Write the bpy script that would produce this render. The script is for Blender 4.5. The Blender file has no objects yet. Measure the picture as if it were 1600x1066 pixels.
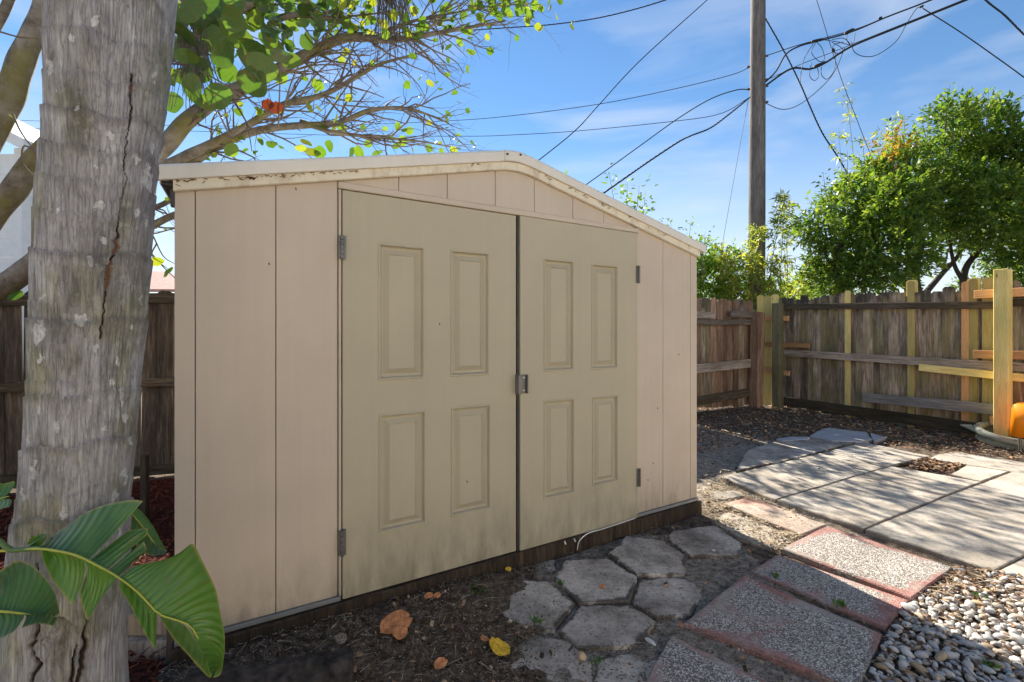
import bpy, bmesh, math, random
import numpy as np
from mathutils import Vector, Matrix, noise
R = math.radians
random.seed(7); rng = np.random.default_rng(7)
scene = bpy.context.scene
COL = scene.collection

# ------------------------------------------------------------ camera, light, exposure
F, CX, HY, CH = 711.1, 800.0, 519.0, 1.31
cam = bpy.data.cameras.new('camera'); cam.sensor_width = 36; cam.lens = 16; cam.shift_y = -14/1600
cam.clip_start = .02; cam.clip_end = 2000
co = bpy.data.objects.new('camera', cam); COL.objects.link(co)
co.location = (0, 0, CH); co.rotation_euler = (R(90), 0, 0); scene.camera = co
SUN_EL = R(35); SUN_AZ = math.atan2(-.385, .923)            # from +Y towards +X
S = Vector((math.sin(SUN_AZ)*math.cos(SUN_EL), math.cos(SUN_AZ)*math.cos(SUN_EL), math.sin(SUN_EL)))
sl = bpy.data.lights.new('sun', 'SUN'); sl.energy = 4.2; sl.angle = R(.53); sl.color = (1, .95, .87)
so = bpy.data.objects.new('sun', sl); COL.objects.link(so); so.rotation_euler = S.to_track_quat('Z', 'Y').to_euler()
scene.view_settings.view_transform = 'Standard'; scene.view_settings.look = 'None'
scene.view_settings.gamma = 1; scene.view_settings.use_curve_mapping = False
scene.view_settings.exposure = 1.68
scene.view_settings.use_white_balance = True; scene.view_settings.white_balance_temperature = 6950; scene.view_settings.white_balance_tint = 10
world = bpy.data.worlds.new('World'); scene.world = world; world.use_nodes = True
def build_world():
    nt = world.node_tree; N = nt.nodes; L = nt.links; N.clear()
    sky = N.new('ShaderNodeTexSky'); sky.sky_type = 'NISHITA'; sky.sun_disc = False
    sky.sun_elevation = SUN_EL; sky.sun_rotation = SUN_AZ % (2*math.pi)
    sky.air_density = 1.0; sky.dust_density = 0.; sky.ozone_density = 3.2
    tc = N.new('ShaderNodeTexCoord')
    mp = N.new('ShaderNodeMapping'); mp.inputs['Scale'].default_value = (1.1, 1.1, 4.5)
    L.new(tc.outputs['Generated'], mp.inputs['Vector'])
    n = N.new('ShaderNodeTexNoise'); n.inputs['Scale'].default_value = 2.1; n.inputs['Detail'].default_value = 7
    n.inputs['Roughness'].default_value = .52; n.inputs['Distortion'].default_value = .6
    L.new(mp.outputs[0], n.inputs['Vector'])
    cr = N.new('ShaderNodeValToRGB'); cr.color_ramp.elements[0].position = .47; cr.color_ramp.elements[1].position = .80
    cr.color_ramp.elements[0].color = (0, 0, 0, 1); cr.color_ramp.elements[1].color = (.62, .62, .62, 1)
    L.new(n.outputs['Fac'], cr.inputs[0])
    hs = N.new('ShaderNodeHueSaturation'); hs.inputs['Saturation'].default_value = 1.15; hs.inputs['Value'].default_value = 1
    L.new(sky.outputs[0], hs.inputs['Color'])
    mx = N.new('ShaderNodeMixRGB'); mx.inputs[2].default_value = (4.6, 5.1, 6.0, 1)
    L.new(cr.outputs[0], mx.inputs[0]); L.new(hs.outputs[0], mx.inputs[1])
    sp = N.new('ShaderNodeSeparateXYZ'); L.new(tc.outputs['Generated'], sp.inputs[0])
    hz = N.new('ShaderNodeMapRange'); hz.interpolation_type = 'SMOOTHSTEP'; L.new(sp.outputs['Z'], hz.inputs[0])
    hz.inputs[1].default_value = 0.; hz.inputs[2].default_value = .42; hz.inputs[3].default_value = .72; hz.inputs[4].default_value = 0.
    mh = N.new('ShaderNodeMixRGB'); mh.inputs[2].default_value = (4.9, 5.1, 5.7, 1); L.new(hz.outputs[0], mh.inputs[0]); L.new(mx.outputs[0], mh.inputs[1]); mx = mh
    bg = N.new('ShaderNodeBackground'); bg.inputs['Strength'].default_value = .058
    L.new(mx.outputs[0], bg.inputs['Color'])
    out = N.new('ShaderNodeOutputWorld'); L.new(bg.outputs[0], out.inputs[0])
build_world()

# ------------------------------------------------------------ helpers
def W(px, py, Y): return Vector(((px-CX)/F*Y, Y, CH-(py-HY)/F*Y))
def G(px, py, z=0.):
    Y = F*(CH-z)/(py-HY); return Vector(((px-CX)/F*Y, Y, z))
def tag(o, label=None, cat=None, group=None, kind=None):
    if label: o['label'] = label
    if cat: o['category'] = cat
    if group: o['group'] = group
    if kind: o['kind'] = kind
    return o
def empty(name, loc=(0, 0, 0), rz=0, **k):
    o = bpy.data.objects.new(name, None); COL.objects.link(o); o.location = loc; o.rotation_euler.z = rz
    o.empty_display_size = .1
    return tag(o, **k)
def link(name, me, parent=None, loc=None, rot=None, mat=None, smooth=False):
    if mat is not None and not me.materials:
        me.materials.append(mat)
    if smooth: me.polygons.foreach_set('use_smooth', [True]*len(me.polygons))
    o = bpy.data.objects.new(name, me); COL.objects.link(o)
    if parent: o.parent = parent
    if loc is not None: o.location = loc
    if rot is not None: o.rotation_euler = rot
    return o
class MB:
    def __init__(s): s.v = []; s.f = []
    def add(s, v, f):
        b = len(s.v); s.v += [tuple(p) for p in v]; s.f += [tuple(i+b for i in q) for q in f]; return s
    def box(s, a, b, M=None):
        x0, y0, z0 = a; x1, y1, z1 = b
        v = [Vector(p) for p in ((x0,y0,z0),(x1,y0,z0),(x1,y1,z0),(x0,y1,z0),(x0,y0,z1),(x1,y0,z1),(x1,y1,z1),(x0,y1,z1))]
        if M is not None: v = [M @ p for p in v]
        return s.add(v, [(0,3,2,1),(4,5,6,7),(0,1,5,4),(1,2,6,5),(2,3,7,6),(3,0,4,7)])
    def tube(s, pts, rad, n=6, cap=True):
        pts = [Vector(p) for p in pts]
        if not hasattr(rad, '__len__'): rad = [rad]*len(pts)
        base = len(s.v); up = Vector((.3, .1, 1)).normalized(); prev = None
        for i, p in enumerate(pts):
            t = (pts[min(i+1, len(pts)-1)]-pts[max(i-1, 0)]).normalized()
            if prev is None: a = t.cross(up if abs(t.dot(up)) < .95 else Vector((1, 0, 0))).normalized()
            else: a = (prev - t*prev.dot(t)).normalized()
            prev = a; b = t.cross(a)
            for k in range(n):
                q = 2*math.pi*k/n; s.v.append(tuple(p+(a*math.cos(q)+b*math.sin(q))*rad[i]))
        for i in range(len(pts)-1):
            for k in range(n):
                k2 = (k+1) % n; o = base+i*n
                s.f.append((o+k, o+k2, o+n+k2, o+n+k))
        if cap:
            s.f.append(tuple(base+k for k in reversed(range(n)))); e = base+(len(pts)-1)*n
            s.f.append(tuple(e+k for k in range(n)))
        return s
    def prism(s, poly, z0, z1):
        n = len(poly); b = [(p[0], p[1], z0) for p in poly]; t = [(p[0], p[1], z1) for p in poly]
        return s.add(b+t, [tuple(reversed(range(n))), tuple(range(n, 2*n))]+[(i, (i+1) % n, n+(i+1) % n, n+i) for i in range(n)])
    def mesh(s, name):
        me = bpy.data.meshes.new(name); me.from_pydata(s.v, [], s.f); me.update(); return me
    def build(s, name, mat, parent=None, smooth=False, bevel=0, **k):
        me = s.mesh(name)
        if bevel: bevel_me(me, bevel)
        return link(name, me, parent, mat=mat, smooth=smooth, **k)
def bevel_me(me, w, seg=1):
    bm = bmesh.new(); bm.from_mesh(me)
    bmesh.ops.recalc_face_normals(bm, faces=bm.faces)
    bmesh.ops.bevel(bm, geom=[e for e in bm.edges if e.calc_face_angle(0) > .5], offset=w, segments=seg, affect='EDGES', clamp_overlap=True)
    bm.to_mesh(me); bm.free()
def resample(pts, n):
    pts = [Vector(p) for p in pts]
    P = [pts[0]*2-pts[1]]+pts+[pts[-1]*2-pts[-2]]; m = len(pts)-1; out = []
    for i in range(n):
        u = i/(n-1)*m; k = min(int(u), m-1); t = u-k
        a, b, c, d = P[k], P[k+1], P[k+2], P[k+3]
        out.append(.5*((2*b)+(c-a)*t+(2*a-5*b+4*c-d)*t*t+(-a+3*b-3*c+d)*t**3))
    return out
def np_mesh(name, V, Fc, rnd=None, smooth=False):
    me = bpy.data.meshes.new(name); k = Fc.shape[1]
    me.vertices.add(len(V)); me.vertices.foreach_set('co', V.astype(np.float32).ravel())
    me.loops.add(Fc.size); me.loops.foreach_set('vertex_index', Fc.astype(np.int32).ravel())
    me.polygons.add(len(Fc)); me.polygons.foreach_set('loop_start', np.arange(0, Fc.size, k, dtype=np.int32))
    me.polygons.foreach_set('loop_total', np.full(len(Fc), k, dtype=np.int32))
    if smooth: me.polygons.foreach_set('use_smooth', np.ones(len(Fc), dtype=bool))
    if rnd is not None:
        a = me.attributes.new('rnd', 'FLOAT', 'POINT'); a.data.foreach_set('value', rnd.astype(np.float32))
    me.update(); me.validate(); return me
def frames(D, roll=None):
    """rotation matrices whose local x follows D"""
    D = D/np.linalg.norm(D, axis=1, keepdims=True)
    ref = np.tile([0, 0, 1.], (len(D), 1)); ref[np.abs(D[:, 2]) > .95] = [1, 0, 0]
    A = np.cross(ref, D); A /= np.linalg.norm(A, axis=1, keepdims=True); B = np.cross(D, A)
    if roll is not None:
        c, s = np.cos(roll)[:, None], np.sin(roll)[:, None]; A, B = A*c+B*s, B*c-A*s
    return np.stack([D, A, B], axis=2)
def scatter(name, tv, tf, P, Rm, Sc, rnd=None):
    tv = np.asarray(tv, float); tf = np.asarray(tf); n = len(P)
    Sc = np.asarray(Sc, float)
    if Sc.ndim == 1: Sc = np.repeat(Sc[:, None], 3, 1)
    V = np.einsum('nij,nkj->nki', Rm, tv[None]*Sc[:, None, :])+P[:, None, :]
    Fc = (tf[None]+(np.arange(n)*len(tv))[:, None, None]).reshape(-1, tf.shape[1])
    if rnd is None: rnd = rng.random(n)
    return np_mesh(name, V.reshape(-1, 3), Fc, np.repeat(rnd, len(tv)))
LEAF = ([(0,0,0),(.35,.22,.05),(.35,-.22,.05),(1,0,-.06)], [(0,2,1),(2,3,1)])
LEAFN = ([(0,0,0),(.4,.09,.02),(.4,-.09,.02),(1,0,-.12)], [(0,2,1),(2,3,1)])
def in_poly(x, y, poly):
    c = False; j = len(poly)-1
    for i in range(len(poly)):
        if (poly[i][1] > y) != (poly[j][1] > y) and x < (poly[j][0]-poly[i][0])*(y-poly[i][1])/(poly[j][1]-poly[i][1])+poly[i][0]: c = not c
        j = i
    return c

# ------------------------------------------------------------ materials
class Mat:
    def __init__(s, name, rough=.7, spec=.3):
        s.m = bpy.data.materials.new(name); s.m.use_nodes = True; s.nt = s.m.node_tree; s.N = s.nt.nodes; s.L = s.nt.links
        s.b = s.N['Principled BSDF']; s.b.inputs['Roughness'].default_value = rough; s.b.inputs['Specular IOR Level'].default_value = spec
        s.tc = s.N.new('ShaderNodeTexCoord')
    def coord(s, scale=(1,1,1), rand=False, rot=(0,0,0)):
        mp = s.N.new('ShaderNodeMapping'); mp.inputs['Scale'].default_value = scale; mp.inputs['Rotation'].default_value = rot
        s.L.new(s.tc.outputs['Object'], mp.inputs['Vector'])
        if rand:
            oi = s.N.new('ShaderNodeObjectInfo'); mu = s.math('MULTIPLY', oi.outputs['Random'], 37.)
            cb = s.N.new('ShaderNodeCombineXYZ')
            for i in range(3): s.L.new(mu, cb.inputs[i])
            s.L.new(cb.outputs[0], mp.inputs['Location'])
        return mp.outputs[0]
    def noise(s, co, scale, detail=4, rough=.5, dist=0):
        n = s.N.new('ShaderNodeTexNoise'); s.L.new(co, n.inputs['Vector']); n.inputs['Scale'].default_value = scale
        n.inputs['Detail'].default_value = detail; n.inputs['Roughness'].default_value = rough; n.inputs['Distortion'].default_value = dist
        return n.outputs['Fac']
    def voro(s, co, scale, feat='F1', out='Distance'):
        n = s.N.new('ShaderNodeTexVoronoi'); n.feature = feat; s.L.new(co, n.inputs['Vector']); n.inputs['Scale'].default_value = scale
        return n.outputs[out]
    def put(s, v, sock):
        if hasattr(v, 'links') or hasattr(v, 'is_output'): s.L.new(v, sock)
        elif hasattr(v, '__len__'): sock.default_value = (*v, 1) if len(v) == 3 else v
        else: sock.default_value = v
    def math(s, op, a, b=0., clamp=False):
        n = s.N.new('ShaderNodeMath'); n.operation = op; n.use_clamp = clamp; s.put(a, n.inputs[0]); s.put(b, n.inputs[1]); return n.outputs[0]
    def ramp(s, fac, stops):
        r = s.N.new('ShaderNodeValToRGB'); s.put(fac, r.inputs[0]); e = r.color_ramp.elements
        while len(e) < len(stops): e.new(.5)
        for i, (p, c) in enumerate(stops):
            e[i].position = p; e[i].color = (c, c, c, 1) if not hasattr(c, '__len__') else (*c, 1)
        return r.outputs[0]
    def mix(s, fac, a, b, mode='MIX'):
        n = s.N.new('ShaderNodeMixRGB'); n.blend_type = mode; s.put(fac, n.inputs[0]); s.put(a, n.inputs[1]); s.put(b, n.inputs[2]); return n.outputs[0]
    def attr(s, name, out='Fac'):
        n = s.N.new('ShaderNodeAttribute'); n.attribute_name = name; return n.outputs[out]
    def orand(s): return s.N.new('ShaderNodeObjectInfo').outputs['Random']
    def sep(s, axis):
        n = s.N.new('ShaderNodeSeparateXYZ'); s.L.new(s.tc.outputs['Object'], n.inputs[0]); return n.outputs[axis]
    def bump(s, h, dist=.01, strength=1., prev=None):
        n = s.N.new('ShaderNodeBump'); n.inputs['Distance'].default_value = dist; n.inputs['Strength'].default_value = strength
        s.put(h, n.inputs['Height'])
        if prev is not None: s.L.new(prev, n.inputs['Normal'])
        return n.outputs[0]
    def done(s, col=None, bump=None, rough=None, metal=None):
        if col is not None: s.put(col, s.b.inputs['Base Color'])
        if bump is not None: s.L.new(bump, s.b.inputs['Normal'])
        if rough is not None: s.put(rough, s.b.inputs['Roughness'])
        if metal is not None: s.b.inputs['Metallic'].default_value = metal
        return s.m

def m_leaf(name, cols, trans=.4, tcol=None, rough=.45, spec=.4, use='rnd'):
    m = Mat(name, rough, spec)
    r = m.attr('rnd') if use == 'rnd' else m.orand()
    n = m.noise(m.coord(), 3, 2)
    f = m.math('ADD', m.math('MULTIPLY', r, .75), m.math('MULTIPLY', n, .25))
    k = len(cols)-1
    c = m.ramp(f, [(.08+.84*i/max(k, 1), cc) for i, cc in enumerate(cols)])
    m.done(c)
    tr = m.N.new('ShaderNodeBsdfTranslucent')
    tc2 = m.mix(1., c, tcol or (1.6, 1.7, .6), 'MULTIPLY'); m.L.new(tc2, tr.inputs['Color'])
    mx = m.N.new('ShaderNodeMixShader'); mx.inputs[0].default_value = trans
    m.L.new(m.b.outputs[0], mx.inputs[1]); m.L.new(tr.outputs[0], mx.inputs[2])
    m.L.new(mx.outputs[0], m.N['Material Output'].inputs[0]); return m.m

def m_wood(name, a, b, c, moss=None, mossamt=.0, dark=.5, tips=False):
    m = Mat(name, .85, .15)
    co = m.coord((1, 1, .09), rand=True); g = m.noise(co, 60, 6, .65, .5); g2 = m.noise(co, 14, 4, .6, 1.2)
    col = m.ramp(m.math('ADD', m.math('MULTIPLY', g, .55), m.math('MULTIPLY', g2, .45)), [(.33, a), (.5, b), (.66, c)])
    v = m.ramp(m.orand(), [(0, .55), (.5, 1.), (1, 1.35)])
    col = m.mix(1., col, v, 'MULTIPLY')
    st = m.ramp(m.noise(m.coord((1, 1, .22), rand=True), 7, 5, .6), [(.42, 0.), (.66, 1.)])
    col = m.mix(m.math('MULTIPLY', st, dark), col, (.035, .03, .026))
    kn = m.ramp(m.voro(m.coord((1, 1, .35), rand=True), 5.5), [(.035, 1.), (.075, 0.)])
    col = m.mix(m.math('MULTIPLY', kn, .75), col, (.06, .035, .02))
    if moss: col = m.mix(m.math('MULTIPLY', m.ramp(m.noise(m.coord((1, 1, .5), rand=True), 4, 5), [(.45, 0.), (.6, 1.)]), mossamt), col, moss)
    if tips:
        z = m.sep(2); f = m.math('ADD', m.math('MULTIPLY', m.math('SUBTRACT', z, 1.45), 1.6), m.math('MULTIPLY', m.math('SUBTRACT', m.noise(m.coord((1, 1, .3), rand=True), 12, 4), .5), 2.))
        col = m.mix(m.ramp(f, [(.3, 0.), (.75, .8)]), col, (.045, .042, .036))
    return m.done(col, m.bump(g, .005, 1.))
WOOD_OLD = m_wood('weathered_fence_wood', (.13,.09,.06), (.36,.27,.195), (.66,.56,.44), (.25,.22,.08), .5, .7, True)
WOOD_BROWN = m_wood('brown_fence_wood', (.13,.07,.042), (.33,.20,.13), (.50,.36,.25), None, 0, .4)
WOOD_DARK = m_wood('dark_damp_wood', (.03,.022,.016), (.11,.08,.057), (.22,.17,.12), (.05,.055,.025), .35, .5)
WOOD_RAIL = m_wood('grey_rail_wood', (.13,.10,.08), (.33,.265,.21), (.52,.44,.36), None, 0, .45)
WOOD_NEW = m_wood('new_treated_wood', (.50,.37,.12), (.66,.51,.19), (.76,.62,.28), (.38,.40,.16), .3, .04)
WOOD_ORANGE = m_wood('new_cedar_wood', (.50,.24,.10), (.62,.34,.16), (.70,.42,.22), None, 0, .04)
WOOD_GREEN = m_wood('mossy_post_wood', (.09,.08,.05), (.20,.18,.11), (.32,.29,.19), (.12,.13,.055), .5, .4)

def m_paint(name, base, dirt, gr=.5, lowz=None, weave=False):
    m = Mat(name, .55, .3); co = m.coord()
    n = m.noise(co, 2.2, 6, .6); col = m.mix(m.ramp(n, [(.35, 0.), (.75, gr)]), base, dirt)
    st = m.noise(m.coord((30, 30, .7)), 1., 5, .6); col = m.mix(m.ramp(st, [(.45, 0.), (.9, .35)]), col, dirt)
    sp = m.ramp(m.voro(m.coord((1, 1, .8)), 23), [(.018, 1.), (.03, 0.)])
    sp2 = m.ramp(m.noise(co, 3.1, 2), [(.56, 0.), (.62, 1.)])
    col = m.mix(m.math('MULTIPLY', m.math('MULTIPLY', sp, sp2), .6), col, (.10, .06, .04))
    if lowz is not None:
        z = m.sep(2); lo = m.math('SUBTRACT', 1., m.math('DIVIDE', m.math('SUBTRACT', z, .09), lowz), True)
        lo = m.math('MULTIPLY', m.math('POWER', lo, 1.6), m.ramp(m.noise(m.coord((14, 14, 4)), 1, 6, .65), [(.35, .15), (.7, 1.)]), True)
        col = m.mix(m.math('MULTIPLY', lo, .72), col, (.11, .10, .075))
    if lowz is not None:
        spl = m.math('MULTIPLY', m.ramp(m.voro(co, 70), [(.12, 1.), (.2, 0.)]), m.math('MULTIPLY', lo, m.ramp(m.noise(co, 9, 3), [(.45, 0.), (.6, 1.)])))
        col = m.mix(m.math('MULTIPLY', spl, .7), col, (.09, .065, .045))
    h = m.noise(m.coord((1, 1, .12)), 140, 3)
    h2 = m.noise(co, 1.7, 2)
    return m.done(col, m.bump(h, .0008, .6, m.bump(h2, .012, .5)))
PAINT_WALL = m_paint('tan_siding_paint', (.60, .505, .40), (.48, .40, .31), .6, .35)
PAINT_DOOR = m_paint('olive_door_paint', (.49, .435, .31), (.40, .355, .255), .55, .5)
PAINT_TRIM = m_paint('cream_trim_paint', (.76, .72, .64), (.62, .56, .46), .6)
def _drip():
    m = Mat('stained_cream_trim', .5, .3); n = m.noise(m.coord((1, 1, .4)), 9, 6, .7)
    col = m.mix(m.ramp(n, [(.5, 0.), (.75, .75)]), (.76, .69, .54), (.38, .24, .12)); return m.done(col)
DRIP = _drip()
def simple(name, col, rough=.6, metal=0, var=.25, scale=8, bd=.002):
    m = Mat(name, rough, .35); n = m.noise(m.coord(), scale, 5)
    c2 = tuple(c*(1-var) for c in col); c1 = tuple(min(1, c*(1+var*.6)) for c in col)
    return m.done(m.ramp(n, [(.3, c2), (.7, c1)]), m.bump(n, bd, .5), None, metal)
METAL = simple('galvanised_metal', (.20, .195, .185), .5, .6)
METAL_BLUE = simple('dull_aluminium_strip', (.26, .27, .27), .5, .4)
METAL_DARK = simple('dark_steel', (.09, .085, .085), .5, .5)
BLACK = simple('black_rubber', (.015, .015, .016), .6)
WHITE_PL = simple('white_plastic', (.75, .75, .72), .5)
WHITE_P = simple('white_house_paint', (.80, .81, .82), .6, 0, .06)
ORANGE_PL = simple('orange_plastic', (.90, .27, .012), .35, 0, .06, 2, .0005)
RING_PL = simple('pale_green_grey_plastic', (.30, .32, .26), .6, 0, .35, 14)
POLE = m_wood('utility_pole_wood', (.12,.105,.10), (.26,.235,.225), (.40,.37,.35), None, 0, .35)
SHINGLE = simple('dull_red_roof', (.36, .20, .17), .8, 0, .3)
GREYROOF = simple('grey_shingle', (.25, .25, .26), .8, 0, .3)

def m_ground():
    m = Mat('soil', .95, .1); co = m.coord()
    n1 = m.noise(co, 1.4, 6, .6); n2 = m.noise(co, 26, 8, .7); n3 = m.noise(co, 110, 4, .7)
    sand = m.ramp(n2, [(.34, (.13,.11,.09)), (.5, (.30,.26,.215)), (.66, (.48,.42,.35))])
    dark = m.ramp(n2, [(.36, (.05,.037,.026)), (.52, (.155,.118,.088)), (.68, (.31,.245,.185))])
    red = m.ramp(n2, [(.36, (.03,.009,.006)), (.55, (.12,.033,.02)), (.7, (.22,.07,.04))])
    fs = m.ramp(m.math('ADD', m.attr('sand'), m.math('MULTIPLY', m.math('SUBTRACT', n1, .5), .9)), [(.4, 0.), (.62, 1.)])
    fr = m.ramp(m.math('ADD', m.attr('mulch'), m.math('MULTIPLY', m.math('SUBTRACT', n2, .5), .5)), [(.4, 0.), (.6, 1.)])
    col = m.mix(fr, m.mix(fs, dark, sand), red)
    col = m.mix(1., col, m.ramp(n3, [(.35, .55), (.65, 1.35)]), 'MULTIPLY')
    far = m.attr('far'); col = m.mix(far, col, m.mix(m.attr('lawn'), (.46,.40,.32), (.10,.11,.055)))  # unseen ground behind the camera is made pale to bounce sunlight forward
    return m.done(col, m.bump(n3, .006, 1., m.bump(n2, .02, .9)))
def m_conc(name, a, b, blotch, agg=False, red=0., soil=.4, sc=1.):
    m = Mat(name, .88, .2); co = m.coord((1, 1, 1), rand=True)
    n1 = m.noise(co, 3.2*sc, 7, .62); n2 = m.noise(co, 45, 6, .7)
    col = m.ramp(n1, [(.32, a), (.62, b)]); col = m.mix(1., col, m.ramp(n2, [(.3, .75), (.7, 1.15)]), 'MULTIPLY')
    col = m.mix(m.math('MULTIPLY', m.ramp(m.noise(co, 1.5, 5, .6), [(.5, 0.), (.68, 1.)]), .55), col, blotch)
    bp = m.bump(n2, .003, .8)
    if agg:
        v = m.voro(co, 190, out='Color'); vd = m.voro(co, 190)
        sepc = m.N.new('ShaderNodeSeparateColor'); m.L.new(v, sepc.inputs[0])
        chips = m.ramp(sepc.outputs[0], [(.1, (.13,.115,.105)), (.4, (.34,.31,.28)), (.62, (.56,.52,.47)), (.9, (.80,.76,.69))])
        chips = m.mix(m.ramp(vd, [(.45, 0.), (.62, .8)]), chips, (.14,.12,.105))
        # the mortar skin survives in patches, above all along the edges
        fr = m.math('ADD', m.attr('edge'), m.math('MULTIPLY', m.math('SUBTRACT', m.noise(co, 3.2, 7, .68), .5), 4.2))
        keep = m.ramp(fr, [(.50, 0.), (.85, .85)])
        skin = m.mix(m.ramp(m.noise(co, 2.6, 3), [(.40, 0.), (.52, 1.)]), (.40, .35, .31), (.43, .20, .17))
        skin = m.mix(1., skin, m.ramp(n2, [(.3, .6), (.7, 1.2)]), 'MULTIPLY')
        col = m.mix(keep, chips, skin)
        bp = m.bump(m.math('SUBTRACT', 1., vd), .004, .9)
    if red: col = m.mix(m.math('MULTIPLY', m.ramp(m.noise(co, 2.2, 5, .6), [(.42, 0.), (.6, 1.)]), red), col, (.42, .17, .13))
    if soil:
        e = m.math('ADD', m.attr('edge'), m.math('MULTIPLY', m.math('SUBTRACT', m.noise(co, 7, 7, .7), .5), 1.6))
        col = m.mix(m.math('MULTIPLY', m.ramp(e, [(.85, 0.), (1.25, 1.)]), soil), col, (.07, .057, .046))
        pt = m.ramp(m.noise(m.coord(rand=True), 2.6, 7, .7), [(.50, 0.), (.66, 1.)]); col = m.mix(m.math('MULTIPLY', pt, soil*.85), col, (.10, .085, .07))
        sp = m.ramp(m.noise(co, 60, 5, .75), [(.56, 0.), (.64, 1.)])
        col = m.mix(m.math('MULTIPLY', sp, soil), col, (.045, .04, .034))
    return m.done(col, bp)
CONC = m_conc('patio_concrete', (.36,.315,.26), (.54,.49,.42), (.25,.205,.155), soil=.42)
CONC_BLUE = m_conc('smooth_grey_concrete', (.34,.34,.36), (.46,.46,.49), (.30,.30,.32), soil=.1)
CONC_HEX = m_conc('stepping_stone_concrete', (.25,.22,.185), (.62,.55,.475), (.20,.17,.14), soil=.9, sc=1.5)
CONC_AGG = m_conc('exposed_aggregate', (.3,.28,.26), (.4,.38,.35), (.2,.18,.17), agg=True, soil=.3)
CONC_PINK = m_conc('pink_concrete', (.42,.34,.28), (.50,.42,.35), (.36,.28,.22), red=.7, soil=.3)
def m_peb():
    m = Mat('river_pebble', .6, .35); r = m.orand(); co = m.coord(rand=True)
    c = m.ramp(r, [(0, (.58,.56,.53)), (.35, (.46,.45,.44)), (.62, (.66,.64,.60)), (.85, (.40,.36,.31)), (.95, (.44,.31,.18)), (1, (.30,.29,.30))])
    n = m.noise(co, 40, 5, .65); c = m.mix(1., c, m.ramp(n, [(.3, .6), (.65, 1.12)]), 'MULTIPLY')
    return m.done(c, m.bump(n, .003, .5))
def m_peb2():
    m = Mat('small_pebble', .65, .3); r = m.attr('rnd')
    c = m.ramp(r, [(0, (.55,.53,.50)), (.4, (.42,.41,.40)), (.7, (.60,.58,.54)), (.92, (.35,.27,.19)), (1, (.25,.24,.24))])
    n = m.noise(m.coord(), 50, 4); c = m.mix(1., c, m.ramp(n, [(.3, .6), (.65, 1.1)]), 'MULTIPLY'); return m.done(c)
def m_litter(name, stops):
    m = Mat(name, .85, .15); return m.done(m.mix(1., m.ramp(m.attr('rnd'), stops), m.ramp(m.noise(m.coord(), 60, 3), [(.3, .6), (.7, 1.25)]), 'MULTIPLY'))
LITTER = m_litter('dry_litter', [(0,(.05,.032,.02)),(.35,(.13,.08,.05)),(.6,(.25,.15,.09)),(.75,(.38,.24,.14)),(.88,(.52,.38,.24)),(.95,(.42,.14,.06)),(1,(.66,.55,.42))])
LITTER_D = m_litter('dark_crumbs', [(0,(.03,.021,.015)),(.45,(.10,.07,.048)),(.75,(.20,.14,.095)),(.9,(.34,.24,.15)),(1,(.58,.48,.36))])
STRAW = m_litter('dry_straw', [(0,(.20,.15,.10)),(.5,(.38,.30,.21)),(1,(.56,.48,.37))])
MULCH = m_litter('red_mulch_chip', [(0,(.05,.013,.008)),(.5,(.17,.045,.026)),(.85,(.28,.08,.045)),(1,(.36,.15,.09))])

def m_palm():
    m = Mat('palm_bark', .88, .2); co = m.coord()
    fib = m.noise(m.coord((1, 1, .05)), 120, 6, .7, .2); fib2 = m.noise(m.coord((1, 1, .35)), 22, 7, .72, .2)
    c = m.ramp(m.math('ADD', m.math('MULTIPLY', fib, .5), m.math('MULTIPLY', fib2, .5)), [(.34, (.17,.165,.17)), (.48, (.31,.30,.305)), (.64, (.49,.485,.49))])
    gf = m.ramp(m.noise(m.coord((1, 1, .55)), 7.5, 6, .62), [(.46, 0.), (.62, 1.)])
    c = m.mix(m.math('MULTIPLY', gf, .72), c, m.ramp(fib2, [(.38, (.10,.10,.05)), (.62, (.28,.27,.15))]))
    dp = m.ramp(m.noise(m.coord((1, 1, .3)), 5.2, 5, .6), [(.50, 0.), (.64, 1.)]); c = m.mix(m.math('MULTIPLY', dp, .5), c, (.15,.14,.16))
    wf = m.ramp(m.noise(m.coord((1, 1, .6)), 42, 5, .7), [(.56, 0.), (.63, 1.)])
    c = m.mix(m.math('MULTIPLY', wf, .4), c, (.42, .43, .38))
    ln = m.math('ABSOLUTE', m.math('SUBTRACT', m.noise(m.coord((1, 1, .06)), 95, 3, .6, .12), .5)); ln = m.ramp(ln, [(.0, 1.), (.035, 0.)])
    c = m.mix(m.math('MULTIPLY', ln, .42), c, (.10, .09, .085))
    lf = m.ramp(m.math('ADD', m.attr('lichen'), m.math('MULTIPLY', m.math('SUBTRACT', m.noise(m.coord((1, 1, .5)), 55, 5, .65), .5), 2.6)), [(.5, 0.), (.62, .9)])
    c = m.mix(lf, c, m.ramp(m.noise(co, 130, 3), [(.3, (.38,.38,.375)), (.7, (.62,.62,.61))]))
    c = m.mix(m.ramp(m.attr('ring'), [(.2, 0.), (1, .45)]), c, (.10, .085, .08))
    c = m.mix(m.ramp(m.attr('crack'), [(.25, 0.), (.7, 1.)]), c, (.035, .022, .016))
    c = m.mix(m.ramp(m.attr('heart'), [(.3, 0.), (.7, 1.)]), c, m.ramp(fib, [(.35, (.10,.045,.025)), (.65, (.26,.12,.06))]))
    return m.done(c, m.bump(m.math('SUBTRACT', fib, m.math('MULTIPLY', ln, .5)), .0020, 1., m.bump(fib2, .004, .5)))
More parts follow.
